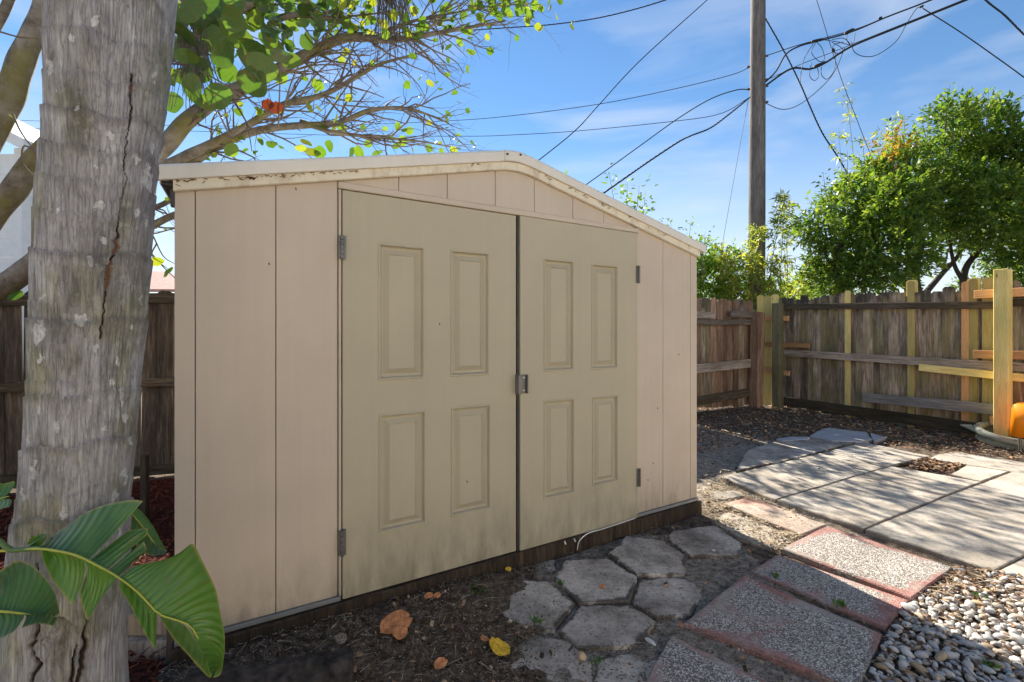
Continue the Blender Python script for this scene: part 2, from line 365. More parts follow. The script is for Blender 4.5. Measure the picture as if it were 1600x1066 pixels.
def m_bark():
    m = Mat('sea_grape_bark', .85, .2); co = m.coord(); n = m.noise(co, 9, 6, .65); n2 = m.noise(co, 55, 5, .7)
    c = m.ramp(n, [(.35, (.10,.085,.07)), (.55, (.21,.185,.155)), (.72, (.30,.275,.235))])
    c = m.mix(m.ramp(m.noise(co, 3.3, 4), [(.48, 0.), (.62, .7)]), c, (.17, .155, .045))
    c = m.mix(m.ramp(n2, [(.58, 0.), (.68, .5)]), c, (.36, .33, .27)); return m.done(c, m.bump(n2, .006, .8))
BARK = m_bark()
TWIG = simple('twig_bark', (.16, .125, .10), .85, 0, .3)
DARKBARK = simple('dark_bark', (.07, .058, .05), .85, 0, .3)

SG_BIG = m_leaf('sea_grape_leaf_green', [(.03,.07,.018), (.055,.12,.022), (.11,.16,.03)], .38, (1.7, 1.7, .6), .35, .5)
def veined(mat):
    nt = mat.node_tree; N = nt.nodes; L = nt.links; b = N['Principled BSDF']; src = b.inputs['Base Color'].links[0].from_socket
    tc = N.new('ShaderNodeTexCoord'); sp = N.new('ShaderNodeSeparateXYZ'); L.new(tc.outputs['Object'], sp.inputs[0])
    def M(op, a, b_=0.):
        n = N.new('ShaderNodeMath'); n.operation = op
        for i, v in enumerate((a, b_)):
            if hasattr(v, 'is_output'): L.new(v, n.inputs[i])
            else: n.inputs[i].default_value = v
        return n.outputs[0]
    ay = M('ABSOLUTE', sp.outputs[1]); f = M('FRACT', M('MULTIPLY', M('SUBTRACT', sp.outputs[0], M('MULTIPLY', ay, .75)), 5.))
    v = M('MAXIMUM', M('LESS_THAN', f, .09), M('LESS_THAN', ay, .016))
    mx = N.new('ShaderNodeMixRGB'); mx.inputs[2].default_value = (.20, .16, .05, 1); L.new(M('MULTIPLY', v, .55), mx.inputs[0]); L.new(src, mx.inputs[1]); L.new(mx.outputs[0], b.inputs['Base Color'])
    nz = N.new('ShaderNodeTexNoise'); nz.inputs['Scale'].default_value = 4; nz.inputs['Detail'].default_value = 5; L.new(tc.outputs['Object'], nz.inputs['Vector'])
    sm = M('MULTIPLY', M('GREATER_THAN', M('ADD', nz.outputs['Fac'], M('MULTIPLY', ay, .12)), .62), .6)
    m2 = N.new('ShaderNodeMixRGB'); m2.inputs[2].default_value = (.16, .09, .025, 1); L.new(sm, m2.inputs[0]); L.new(mx.outputs[0], m2.inputs[1]); L.new(m2.outputs[0], b.inputs['Base Color']); return mat
veined(SG_BIG)
SG_YEL = m_leaf('sea_grape_leaf_young', [(.05,.12,.018), (.12,.21,.025), (.30,.29,.04)], .45, (1.6, 1.6, .7))
SG_RUST = m_leaf('sea_grape_leaf_dying', [(.14,.03,.01), (.24,.06,.02)], .3, (1.3, 1.0, .8))
LAUREL = m_leaf('laurel_leaf', [(.03,.08,.022), (.08,.155,.033), (.15,.225,.045), (.30,.33,.08)], .42, (2.0, 2.0, .8), .42, .4)
SHRUB = m_leaf('shrub_leaf', [(.06,.14,.02), (.12,.22,.03), (.24,.32,.05)], .45, (1.9, 1.9, .7))
BAMBOO = m_leaf('bamboo_leaf', [(.10,.16,.04), (.24,.30,.07), (.50,.46,.12)], .5, (1.7, 1.7, .8))
GRASSM = m_leaf('weed_leaf', [(.05,.13,.02), (.12,.22,.04)], .3)

# ------------------------------------------------------------ ground (one sheet)
def ground_z(x, y):
    s = max(0, min(1, (-1.5-x)/1.2))*max(0, min(1, (y-2.2)/1.8)); z = -.15*s*s*(3-2*s)
    v = (x+1.3115)*.5013-(y-1.766)*.8653; u = (x+1.3115)*.8653+(y-1.766)*.5013      # distance in front of, and along, the shed
    if -.1 < v and -.2 < u < 3.2: z += .045*max(0, 1-abs(v-.1)/.55)**1.3*max(0, min(1, (1.75-u)/.6))
    return z
MULCH_POLY = [(-1.33, 1.72), (-1.05, 1.35), (-1.0, .3), (-6, .3), (-7, 3.2), (-2.6, 4.9), (-2.55, 3.9)]
def build_ground():
    def axis(lo, hi, fine, a, b, far):
        xs = list(np.arange(a, b, fine)); x = b; s = fine
        while x < far: xs.append(x); s *= 1.35; x += s
        xs.append(far); x = a-fine; s = fine
        while x > -far: xs.insert(0, x); s *= 1.35; x -= s
        xs.insert(0, -far); return xs
    xs = axis(0, 0, .05, -3.2, 6.5, 600); ys = axis(0, 0, .05, .6, 8.6, 600)
    V = []; sand = []; mul = []; far = []; lawn = []
    for y in ys:
        for x in xs:
            near = -4 < x < 7.5 and 0 < y < 9.5
            z = ground_z(x, y)
            if near: z += (noise.noise(Vector((x*3.1, y*3.1, 0)))*.010+noise.noise(Vector((x*11, y*11, 3)))*.007)-.012
            else: z -= .02
            V.append((x, y, z))
            # pale sand beyond the shed's right side, dark soil near the stones and at the fences
            d = math.hypot((x-2.2)*.9, (y-4.9)*.8); sv = 1.05-.45*d
            sv = max(sv, .62 if (.1 < x < 1.4 and y < 3.0) else 0)
            sand.append(max(0, min(1, sv))); mul.append(1. if in_poly(x, y, MULCH_POLY) else 0.)
            beyond = y-(6.2475+.445*x) > 0 or (x-4.73)*.9016+(y-7.89)*.4325 > 0
            far.append(max(0, min(1, (math.hypot(x-1, y-4)-9)/6 if beyond else (-.2-y)/1.5))); lawn.append(1. if beyond else 0.)
    nx = len(xs); Fc = [(j*nx+i, j*nx+i+1, (j+1)*nx+i+1, (j+1)*nx+i) for j in range(len(ys)-1) for i in range(nx-1)]
    me = np_mesh('ground', np.array(V), np.array(Fc), smooth=True)
    for n, d in (('sand', sand), ('mulch', mul), ('far', far), ('lawn', lawn)):
        a = me.attributes.new(n, 'FLOAT', 'POINT'); a.data.foreach_set('value', np.array(d, dtype=np.float32))
    tag(link('ground', me, mat=m_ground()), 'bare sandy soil of the yard with dark and pale patches', kind='structure')
build_ground()

# ------------------------------------------------------------ paving
def slab(parent, name, pix, mat, top=.03, thick=.06, rough=.004, tilt=(0, 0), label=None, wob=0, bev=.006):
    poly = [G(x, y, top) for x, y in pix]; c = sum(poly, Vector())/len(poly)
    pts = []
    for i, p in enumerate(poly):
        q = poly[(i+1) % len(poly)]; n = max(3, int((q-p).length/.05))
        for k in range(n):
            r = p.lerp(q, k/n); d = (r-c).normalized(); w = noise.noise(r*9)*wob+noise.noise(r*31)*.004
            pts.append(r+d*w-c)
    n = len(pts); rings = [1., None, .9, .76, .55, .3]; V = []; E = []
    size = max(p.length for p in pts)
    def zt(p): return p.x*tilt[0]+p.y*tilt[1]+noise.noise((p+c)*4)*rough
    V += [(p.x, p.y, -thick) for p in pts]; E += [1]*n
    V += [(p.x, p.y, zt(p)-bev) for p in pts]; E += [1]*n
    for s in (None, .9, .76, .55, .3):
        for p in pts:
            q = p*(1-bev/p.length) if s is None else p*s; V.append((q.x, q.y, zt(q)))
            dd = size*(1-(s or 1)); E.append(max(0, 1-dd/.13) if s else 1)
    V.append((0, 0, zt(Vector()))); E.append(0)
    Fc = []
    for r in range(6):
        for k in range(n):
            k2 = (k+1) % n; Fc.append((r*n+k, r*n+k2, (r+1)*n+k2, (r+1)*n+k))
    for k in range(n): Fc.append((6*n+k, 6*n+(k+1) % n, 7*n))
    me = bpy.data.meshes.new(name); me.from_pydata(V, [], Fc)
    a = me.attributes.new('edge', 'FLOAT', 'POINT'); a.data.foreach_set('value', E)
    o = link(name, me, parent, loc=(c.x, c.y, top), mat=mat)
    if label: o['label'] = label
    return o
patio = empty('patio', kind='structure', label='sunlit concrete slab patio striped by plant shadows')
def shrink(pix, z, g):
    P = [G(x, y, z) for x, y in pix]; n = len(P); out = []
    for i in range(n):
        a, b, c = P[i-1], P[i], P[(i+1) % n]; d1 = (a-b).normalized(); d2 = (c-b).normalized(); q = b+(d1+d2)*g
        out.append((CX+q.x/q.y*F, HY+(CH-z)/q.y*F))
    return out
for pix in [[(1124,745),(1211,781),(1391,728),(1290,706)], [(1290,706),(1391,728),(1455,713),(1345,690)],
            [(1211,781),(1349,827),(1480,774),(1346,741)], [(1346,741),(1480,774),(1535,753),(1391,728)],
            [(1349,827),(1555,892),(1690,824),(1480,774)], [(1480,774),(1690,824),(1790,768),(1580,737)],
            [(1555,892),(1760,955),(1860,885),(1690,824)], [(1483,741),(1510,726),(1578,737),(1534,752)],
            [(1464,710),(1493,705),(1700,738),(1700,762),(1580,737),(1510,726),(1449,716)], [(1690,824),(1860,885),(2060,820),(1790,768)]]:
    slab(patio, 'slab', shrink(pix, .018, .007), CONC, .018+random.uniform(-.004, .004), .07, .003)
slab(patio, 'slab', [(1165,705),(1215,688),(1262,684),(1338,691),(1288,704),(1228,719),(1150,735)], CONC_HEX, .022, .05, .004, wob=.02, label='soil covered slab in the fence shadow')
slab(patio, 'slab', [(1266,681),(1280,672),(1293,668),(1330,673),(1354,675),(1362,686),(1345,690),(1300,688)], CONC_BLUE, .036, .04, .003, wob=.02, label='smooth blue grey slab')
slab(patio, 'slab', [(1362,684),(1360,676),(1385,683),(1366,689)], CONC_BLUE, .034, .04, .003, label='broken corner of smooth slab')
slab(patio, 'slab', [(1213,686),(1235,682),(1266,683),(1264,686),(1222,689)], CONC_BLUE, .03, .04, .003, wob=.01, label='narrow blue grey fragment')
path = empty('stepping_path', kind='structure', label='path of hexagonal and exposed aggregate stepping stones')
HEX = [[(950,865),(978,837),(1035,841),(1074,868),(1070,896),(996,900)], [(1050,829),(1119,820),(1157,848),(1157,868),(1077,867),(1040,840)],
       [(862,900),(882,874),(948,868),(996,899),(984,940),(905,943)], [(762,925),(797,907),(856,906),(897,942),(868,985),(790,970)],
       [(907,946),(984,945),(1024,972),(995,1008),(905,1014),(872,986)], [(999,903),(1070,901),(1100,920),(1082,962),(1026,966),(988,941)],
       [(792,1018),(832,990),(886,1000),(925,1030),(930,1085),(800,1080)], [(800,898),(822,880),(868,874),(872,890),(850,902)],
       [(935,1030),(1000,1014),(1040,1030),(1020,1075),(960,1100),(920,1075)]]
for i, h in enumerate(HEX):
    slab(path, 'hexagonal_paver', shrink(h, .01, .002), CONC_HEX, [.010,.009,.009,.006,.005,.003,-.008,-.007,-.009][i], .05, .007,
         (random.uniform(-.02, .02), random.uniform(-.02, .02)) if i < 6 else (0, 0), wob=.012, bev=.005)
AGG = [[(1218,855),(1291,820),(1492,887),(1426,936)], [(1169,892),(1213,865),(1425,939),(1384,983)], [(1064,973),(1160,897),(1382,990),(1340,1080)],
       [(1048,990),(1235,1080),(1200,1190),(985,1095)]]
for a, z in zip(AGG, (.024, .007, .012, .005)):
    slab(path, 'aggregate_paver', shrink(a, z, .006), CONC_AGG, z, .06, .004, wob=.003, label='speckled paver with red paint left along its edges')
slab(path, 'pink_paver', [(1129,786),(1170,777),(1291,819),(1253,835)], CONC_PINK, .022, .05, .004, wob=.006, label='faded pink paver')
slab(path, 'sandy_paver', [(1112,814),(1135,800),(1190,818),(1232,842),(1205,856),(1160,842)], CONC, .008, .04, .006, wob=.02, label='half buried pale paver')
slab(path, 'sandy_paver', [(1108,768),(1150,766),(1165,774),(1130,781),(1112,778)], CONC, .018, .04, .006, wob=.01, label='small pale paver by the shed corner')

# ------------------------------------------------------------ pebbles
def pebble_mesh(sub=2):
    bm = bmesh.new(); bmesh.ops.create_icosphere(bm, subdivisions=sub, radius=1); off = Vector((random.random()*50, 0, 0))
    for v in bm.verts:
        v.co *= 1+noise.noise(v.co*.9+off)*.42; v.co.z *= .58; v.co.y *= .72
    me = bpy.data.meshes.new('pebble'); bm.to_mesh(me); bm.free()
    me.polygons.foreach_set('use_smooth', [True]*len(me.polygons)); return me
PEB = m_peb()
def build_pebbles():
    bed = empty('gravel_bed', kind='structure', label='bed of pale river pebbles beside the speckled pavers')
    meshes = [pebble_mesh() for _ in range(9)]
    for m in meshes: m.materials.append(PEB)
    poly = [G(*p)[:2] for p in [(1494,890),(1430,940),(1388,992),(1346,1085),(1335,1250),(1420,1600),(1900,1600),(2300,1040),(1800,962),(1575,900)]]
    pts = []; xs = [p[0] for p in poly]; ys = [p[1] for p in poly]; tries = 0
    while tries < 60000:
        tries += 1; x = random.uniform(min(xs), max(xs)); y = random.uniform(min(ys), max(ys))
        if not in_poly(x, y, poly): continue
        px = CX+x/y*F; py = HY+CH/y*F
        dens = max(.1, min(1, (py-905-(px-1480)*.02)/70)); 
        r = random.uniform(.011, .026)
        if random.random() > dens: continue
        if any((x-a)**2+(y-b)**2 < ((r+c)*.80)**2 for a, b, c in pts): continue
        pts.append((x, y, r))
    pts.sort(key=lambda p: (p[1] > 1.2 and 1270 < CX+p[0]/p[1]*F < 1640) and -p[2]/p[1] or 0)
    small = []
    for i, (x, y, r) in enumerate(pts):
        if i < 298:
            o = link('pebble', random.choice(meshes), bed, loc=(x, y, r*.30), rot=(random.uniform(-.35, .35), random.uniform(-.35, .35), random.uniform(0, 6.28)))
            o.scale = (r*random.uniform(1, 1.35), r, r*random.uniform(.85, 1.2))
        else: small.append((x, y, r))
    me = meshes[0]; tv = [tuple(v.co) for v in me.vertices]; tf = [tuple(p.vertices) for p in me.polygons]
    for _ in range(1500):
        x = random.uniform(min(xs), max(xs)); y = random.uniform(min(ys), max(ys))
        if in_poly(x, y, poly): small.append((x, y, random.uniform(.005, .012)))
    P = np.array([(x, y, r*.3) for x, y, r in small]); n = len(P)
    D = np.c_[rng.normal(size=(n, 2)), rng.normal(size=n)*.2]
    s = np.array([r for _, _, r in small])
    me = scatter('pebble_layer', tv, tf, P, frames(D), np.c_[s*1.2, s, s]); me.polygons.foreach_set('use_smooth', [True]*len(me.polygons))
    o = link('pebble_layer', me, bed, mat=m_peb2()); o['kind'] = 'stuff'
build_pebbles()

# ------------------------------------------------------------ shed
SO = Vector((-1.3115, 1.766, 0)); SA = math.atan2(.5013, .8653)
shed = empty('garden_shed', SO, SA, label='tan gabled garden shed with olive panelled double doors', cat='shed')
def sx(px, o=0.):
    """distance along the shed front (o = how far proud) under a picture column"""
    r = (px-CX)/F; ax = -1.3115+.5013*o; ay = 1.766-.8653*o
    return (r*ay-ax)/(.8653-.5013*r)
def sz(px, py, o=0.):
    t = sx(px, o); return CH-(py-HY)/F*(1.766-.8653*o+.5013*t)
LX, RX, PKX, EZ, PZ, DEP = -.045, 3.113, 1.535, 1.945, 2.318, 2.42
def roofz(x): return EZ+(PZ-EZ)*(1-abs(x-PKX)/(PKX-LX))
def top_under(x): return roofz(x)-.082
def panel(x0, x1, z0, z1f, th=.012, gap=.0022):
    x0 += gap*.65; x1 -= gap*.65; xs = sorted({x0, x1} | ({PKX} if x0 < PKX < x1 else set())); mb = MB()
    fr = [(x, -.0, z0) for x in xs]+[(x, -.0, z1f(x)) for x in reversed(xs)]
    bk = [(x, th, z) for x, _, z in fr]; n = len(fr)
    mb.add(fr+bk, [tuple(range(n)), tuple(reversed(range(n, 2*n)))]+[(i, n+i, n+(i+1) % n, (i+1) % n) for i in range(n)])
    return mb
DX0, DX1 = sx(535), sx(992.5); DM = sx(808); DZ0, DZ1 = .092, 1.957; HZ = 1.992
xsl = [0, sx(305), sx(431), sx(528)]
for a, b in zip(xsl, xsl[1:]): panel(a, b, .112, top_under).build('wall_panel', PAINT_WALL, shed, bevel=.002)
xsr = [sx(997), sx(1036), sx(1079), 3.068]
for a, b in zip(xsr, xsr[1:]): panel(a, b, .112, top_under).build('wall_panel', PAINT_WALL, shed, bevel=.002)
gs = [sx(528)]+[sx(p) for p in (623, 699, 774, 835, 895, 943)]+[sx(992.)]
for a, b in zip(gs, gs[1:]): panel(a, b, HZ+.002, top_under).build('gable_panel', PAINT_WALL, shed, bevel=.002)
# trims round the door opening
MB().box((sx(528), -.014, DZ1+.004), (sx(997), .03, HZ)).build('door_header', PAINT_WALL, shed, bevel=.004)
MB().box((sx(528)+.002, -.010, .112), (DX0-.006, .03, DZ1+.002)).build('door_jamb', PAINT_WALL, shed, bevel=.003)
MB().box((DX1+.005, -.010, .112), (sx(997)-.002, .03, DZ1+.002)).build('door_jamb', PAINT_WALL, shed, bevel=.003)
# body: side and back walls, dark inner core
for a in (.004, 3.04): MB().box((a, .013, .09), (a+.026, DEP, 1.87)).build('side_wall', PAINT_WALL, shed)
fr = [(.03, .09), (3.04, .09), (3.04, 1.86), (PKX, 2.22), (.03, 1.86)]
MB().add([(x, DEP-.02, z) for x, z in fr]+[(x, DEP, z) for x, z in fr], [(0,1,2,3,4), (9,8,7,6,5)]+[(i, 5+i, 5+(i+1) % 5, (i+1) % 5) for i in range(5)]).build('back_wall', PAINT_WALL, shed)
MB().add([(x, .03, z) for x, z in fr]+[(x, .05, z) for x, z in fr], [(0,1,2,3,4), (9,8,7,6,5)]+[(i, 5+i, 5+(i+1) % 5, (i+1) % 5) for i in range(5)]).build('inner_lining', METAL_DARK, shed)
MB().box((-.012, .0, 1.80), (.003, .035, 1.862)).build('corner_bracket', METAL_DARK, shed)
# bottom rail, base timber
for a, b_ in ((0.001, DX0-.008), (DX1+.004, 3.066)):
    MB().box((a, -.010, .090), (b_, .02, .110)).build('bottom_rail', METAL_BLUE, shed, bevel=.002)
def rough_box(a, b, seg, amp, mat, name, parent, seed=0, bevel=0.006, **k):
    bm = bmesh.new(); bmesh.ops.create_cube(bm, size=1)
    A, B = Vector(a), Vector(b); s = B-A; c = (A+B)/2
    for v in bm.verts: v.co = Vector((v.co.x*s.x, v.co.y*s.y, v.co.z*s.z))+c
    ax = max(range(3), key=lambda i: s[i]); es = [e for e in bm.edges if abs((e.verts[0].co-e.verts[1].co)[ax]) > s[ax]*.9]
    bmesh.ops.bevel(bm, geom=es, offset=bevel, segments=1, affect='EDGES')
    es = [e for e in bm.edges if abs((e.verts[0].co-e.verts[1].co)[ax]) > s[ax]*.9]
    bmesh.ops.subdivide_edges(bm, edges=es, cuts=seg)
    for v in bm.verts: v.co += noise.noise_vector(v.co*7+Vector((seed*3.3, seed, 0)))*amp
    me = bpy.data.meshes.new(name); bm.to_mesh(me); bm.free(); return link(name, me, parent, mat=mat, **k)
rough_box((-.01, -.022, -.05), (3.09, .12, .086), 60, .006, WOOD_DARK, 'base_timber', shed).data.materials[0] = m_wood('dark_base_timber', (.016,.012,.009), (.055,.04,.028), (.13,.09,.058), None, 0, .5)
# doors
def door(x0, x1, y, panels, swing=0):
    th = .038; d = MB(); rects = []
    for (pa, pb, ya, yb) in panels:
        a, b = sx(pa, -y), sx(pb, -y); rects.append((a, b, sz(pa, yb, -y), sz(pa, ya, -y)))
    X = sorted({x0, x1} | {r[0] for r in rects} | {r[1] for r in rects}); Z = sorted({DZ0, DZ1} | {r[2] for r in rects} | {r[3] for r in rects})
    for i in range(len(X)-1):
        for j in range(len(Z)-1):
            cx, cz = (X[i]+X[i+1])/2, (Z[j]+Z[j+1])/2
            if any(r[0] < cx < r[1] and r[2] < cz < r[3] for r in rects): continue
            d.add([(X[i], y, Z[j]), (X[i+1], y, Z[j]), (X[i+1], y, Z[j+1]), (X[i], y, Z[j+1])], [(0, 1, 2, 3)])
    d.add([(x0, y, DZ0), (x1, y, DZ0), (x1, y, DZ1), (x0, y, DZ1), (x0, y+th, DZ0), (x1, y+th, DZ0), (x1, y+th, DZ1), (x0, y+th, DZ1)],
          [(0, 4, 5, 1), (1, 5, 6, 2), (2, 6, 7, 3), (3, 7, 4, 0), (4, 7, 6, 5)])
    me = d.mesh('door'); bm = bmesh.new(); bm.from_mesh(me); bmesh.ops.remove_doubles(bm, verts=bm.verts, dist=.0005); bm.to_mesh(me); bm.free()
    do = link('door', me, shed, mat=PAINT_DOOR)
    prof = [(0, 0), (.003, -.005), (.009, -.005), (.012, .000), (.016, .013), (.024, .016), (.030, .015), (.052, .000), (.055, .004), (.060, .004)]
    for (a, b, c, e) in rects:
        mb = MB(); V = []; k = min(1, (b-a)/.19)
        for (i, h) in prof:
            i *= k; V += [(a+i, y+h, c+i), (b-i, y+h, c+i), (b-i, y+h, e-i), (a+i, y+h, e-i)]
        Fc = [(r*4+q, r*4+(q+1) % 4, r*4+4+(q+1) % 4, r*4+4+q) for r in range(len(prof)-1) for q in range(4)]
        n = (len(prof)-1)*4; Fc.append((n, n+1, n+2, n+3)); mb.add(V, Fc); mb.build('raised_panel', PAINT_DOOR, do)
    return do
dl = door(DX0, sx(805.5), -.004, [(590.5,664,379,595), (704,765,389.5,589), (591.5,666,647.5,838-4), (704.5,767,636.5,808)])
dr = door(sx(813, .016), DX1, -.016, [(849.5,897,403,581), (924,965.5,411.5,578), (849.5,898,626,781), (925,966,620.5,761)])
MB().box((sx(805.5)+.009, -.005, DZ0-.01), (sx(813, .016)-.001, .03, DZ1-.003)).build('astragal', METAL_DARK, shed, bevel=.002)
def hinge(px, py0, py1, par, side):
    x = sx(px); z0, z1 = sz(px, py1), sz(px, py0)
    h = MB(); h.box((x-.016, -.0165-.006*(side > 0), z0), (x+.016, -.0105-.006*(side > 0), z1)).build('hinge', METAL, par, bevel=.001)
    k = MB(); n = 5
    for i in range(n):
        a = z0+(z1-z0)*i/n; k.tube([(x+.002*side, -.027, a+.0015), (x+.002*side, -.027, a+(z1-z0)/n-.0015)], .0075, 8)
    k.build('hinge_pin', METAL, par, smooth=False)
hinge(534, 369, 406, shed, -1); hinge(534, 826, 866, shed, -1); hinge(993.5, 416, 443, shed, 1); hinge(994.5, 731, 759, shed, 1)
# latch
zl0, zl1 = sz(808, 615), sz(808, 585); lx = DM
lb = MB(); lb.box((lx-.016, -.045, zl0), (lx+.004, -.0045, zl1)); lo = lb.build('latch', METAL, shed, bevel=.002)
MB().box((lx+.0165, -.022, zl0+.002), (lx+.048, -.0165, zl1-.002)).build('strike_plate', METAL, lo, bevel=.001)
MB().box((lx+.044, -.040, zl0+.002), (lx+.049, -.0225, zl1-.002)).build('strike_lip', METAL, lo)
for zz in (zl0+.018, zl1-.018): MB().tube([(lx+.030, -.0225, zz), (lx+.030, -.0255, zz)], .005, 8).build('screw', WHITE_PL, lo)
# roof: curved ridge line, channel fascia along both rakes, drip strip beneath, eaves
def rake(x0, x1, n=24):
    out = []
    for i in range(n+1):
        x = x0+(x1-x0)*i/n; d = abs(x-PKX); z = roofz(x)
        w = .11
        if d < w: z -= (w-d)**2/(2*w)*(PZ-EZ)/(PKX-LX)*1.0
        out.append((x, z))
    return out
def channel(x0, x1, name, prof, mat, off=0, n=24, parent=shed):
    pts = rake(x0, x1, n); V = []; m = len(prof)
    for i, (x, z) in enumerate(pts):
        for (dy, dz) in prof: V.append((x, dy-off, z+dz+off*.6))
    Fc = [(i*m+j, i*m+(j+1) % m, (i+1)*m+(j+1) % m, (i+1)*m+j) for i in range(n) for j in range(m)]
    Fc += [tuple(reversed(range(m))), tuple(n*m+j for j in range(m))]
    mb = MB(); mb.add(V, Fc); o = mb.build(name, mat, parent)
    bm = bmesh.new(); bm.from_mesh(o.data); bmesh.ops.recalc_face_normals(bm, faces=bm.faces); bm.to_mesh(o.data); bm.free(); return o
PF = [(-.020, 0), (-.030, -.002), (-.038, -.008), (-.042, -.017), (-.042, -.060), (-.040, -.063), (-.024, -.063), (-.024, -.058), (.0, -.055), (.0, -.006)]
XS = sx(789.5, .045)
channel(LX, XS-.002, 'roof_fascia', PF, PAINT_TRIM); 
channel(XS+.10, RX, 'roof_fascia', PF, PAINT_TRIM)
rc = channel(XS, XS+.125, 'ridge_cap', PF, PAINT_TRIM, .003, 14)
PD = [(-.026, -.062), (-.026, -.100), (-.022, -.104), (-.003, -.104), (-.003, -.062)]
channel(LX+.045, PKX, 'drip_strip', PD, DRIP); channel(PKX+.001, RX-.045, 'drip_strip', PD, DRIP)
for xx, dz in ((XS+.012, -.026), (XS+.095, -.030)):
    z = roofz(xx); MB().tube([(xx, -.044, z+dz-.003), (xx, -.052, z+dz-.003)], .006, 8).build('screw', METAL_DARK, rc)
for s, (xa, xb) in (('L', (LX, PKX)), ('R', (PKX, RX))):
    m = MB(); za, zb = roofz(xa), roofz(xb)
    k = 12
    for i in range(k):   # corrugated sheets, one rib each
        u0, u1 = i/k, (i+1)/k; y0, y1 = -.001+(DEP+.05)*u0, -.001+(DEP+.05)*u1
        m.add([(xa, y0, za-.012), (xb, y0, zb-.012), (xb, y0+.02, zb+.006), (xa, y0+.02, za+.006), (xb, y0+.04, zb-.012), (xa, y0+.04, za-.012), (xb, y1, zb-.012), (xa, y1, za-.012)],
              [(0, 1, 2, 3), (3, 2, 4, 5), (5, 4, 6, 7)])
    m.build('roof_sheet', PAINT_TRIM, shed)
MB().box((LX, -.001, EZ-.065), (LX+.004, DEP+.05, EZ-.014)).build('eave_trim', PAINT_TRIM, shed)
MB().box((LX+.006, .001, EZ-.068), (-.002, DEP+.04, EZ-.060)).build('soffit', METAL_DARK, shed)
MB().box((RX-.004, -.001, EZ-.065), (RX, DEP+.05, EZ-.014)).build('eave_trim', PAINT_TRIM, shed)
# dried bits of nest and grime hanging under the fascia
g = MB()
for px, dens in [(random.uniform(268, 560), 1) for _ in range(44)]+[(random.uniform(376, 400), 1) for _ in range(10)]+[(random.uniform(735, 752), 1) for _ in range(5)]+[(random.uniform(840, 1085), 1) for _ in range(34)]:
    x = sx(px, .03); z = roofz(x)-.066-abs(random.gauss(0, .007)); l = random.uniform(.003, .011); a = random.uniform(-.8, .8)
    g.tube([(x-l*math.cos(a), -.030, z-l*math.sin(a)), (x+l*math.cos(a), -.031, z+l*math.sin(a))], [random.uniform(.001, .0022), .0012], 4)
gg = g.build('nest_debris', simple('brown_nest_debris', (.10, .055, .03), .9), shed); gg['kind'] = 'stuff'
# stains of the shed: a few insect marks
g = MB()
for px, py in ((420, 411), (462, 294), (686, 505), (729, 751), (1060, 553), (1027, 637), (1020, 723), (1012, 749)):
    x, z = sx(px), sz(px, py); y = -.0055 if 540 < px < 800 else -.002
    MB().tube([(x, y, z), (x+.002, y-.002, z-.010)], [.003, .0015], 5).build('mud_spot', METAL_DARK, shed)
# white strip hanging out under the right door
def shed_w(x, y, z): c, s = math.cos(SA), math.sin(SA); return Vector((SO.x+x*c-y*s, SO.y+x*s+y*c, z))
pts = [shed_w(sx(px, .03), -.030, sz(px, py, .03)) for px, py in ((992, 810), (965, 819), (940, 827), (922, 832), (911, 839), (904, 848), (902, 860))]
tag(MB().tube(resample(pts, 18), .003, 6).build('weather_strip', WHITE_PL, smooth=True), 'thin white plastic strip hanging out beneath the right shed door', 'plastic strip')
for i, (px, py) in enumerate(((882, 846), (897, 842))):
    p = shed_w(sx(px, .03), -.03, sz(px, py, .03))
    tag(MB().tube([p, p+Vector((.008, .003, -.018))], .0045, 6).build('plastic_stub', WHITE_PL), ['left', 'right'][i]+' one of two tiny white plastic stubs under the shed doors', 'plastic stub')

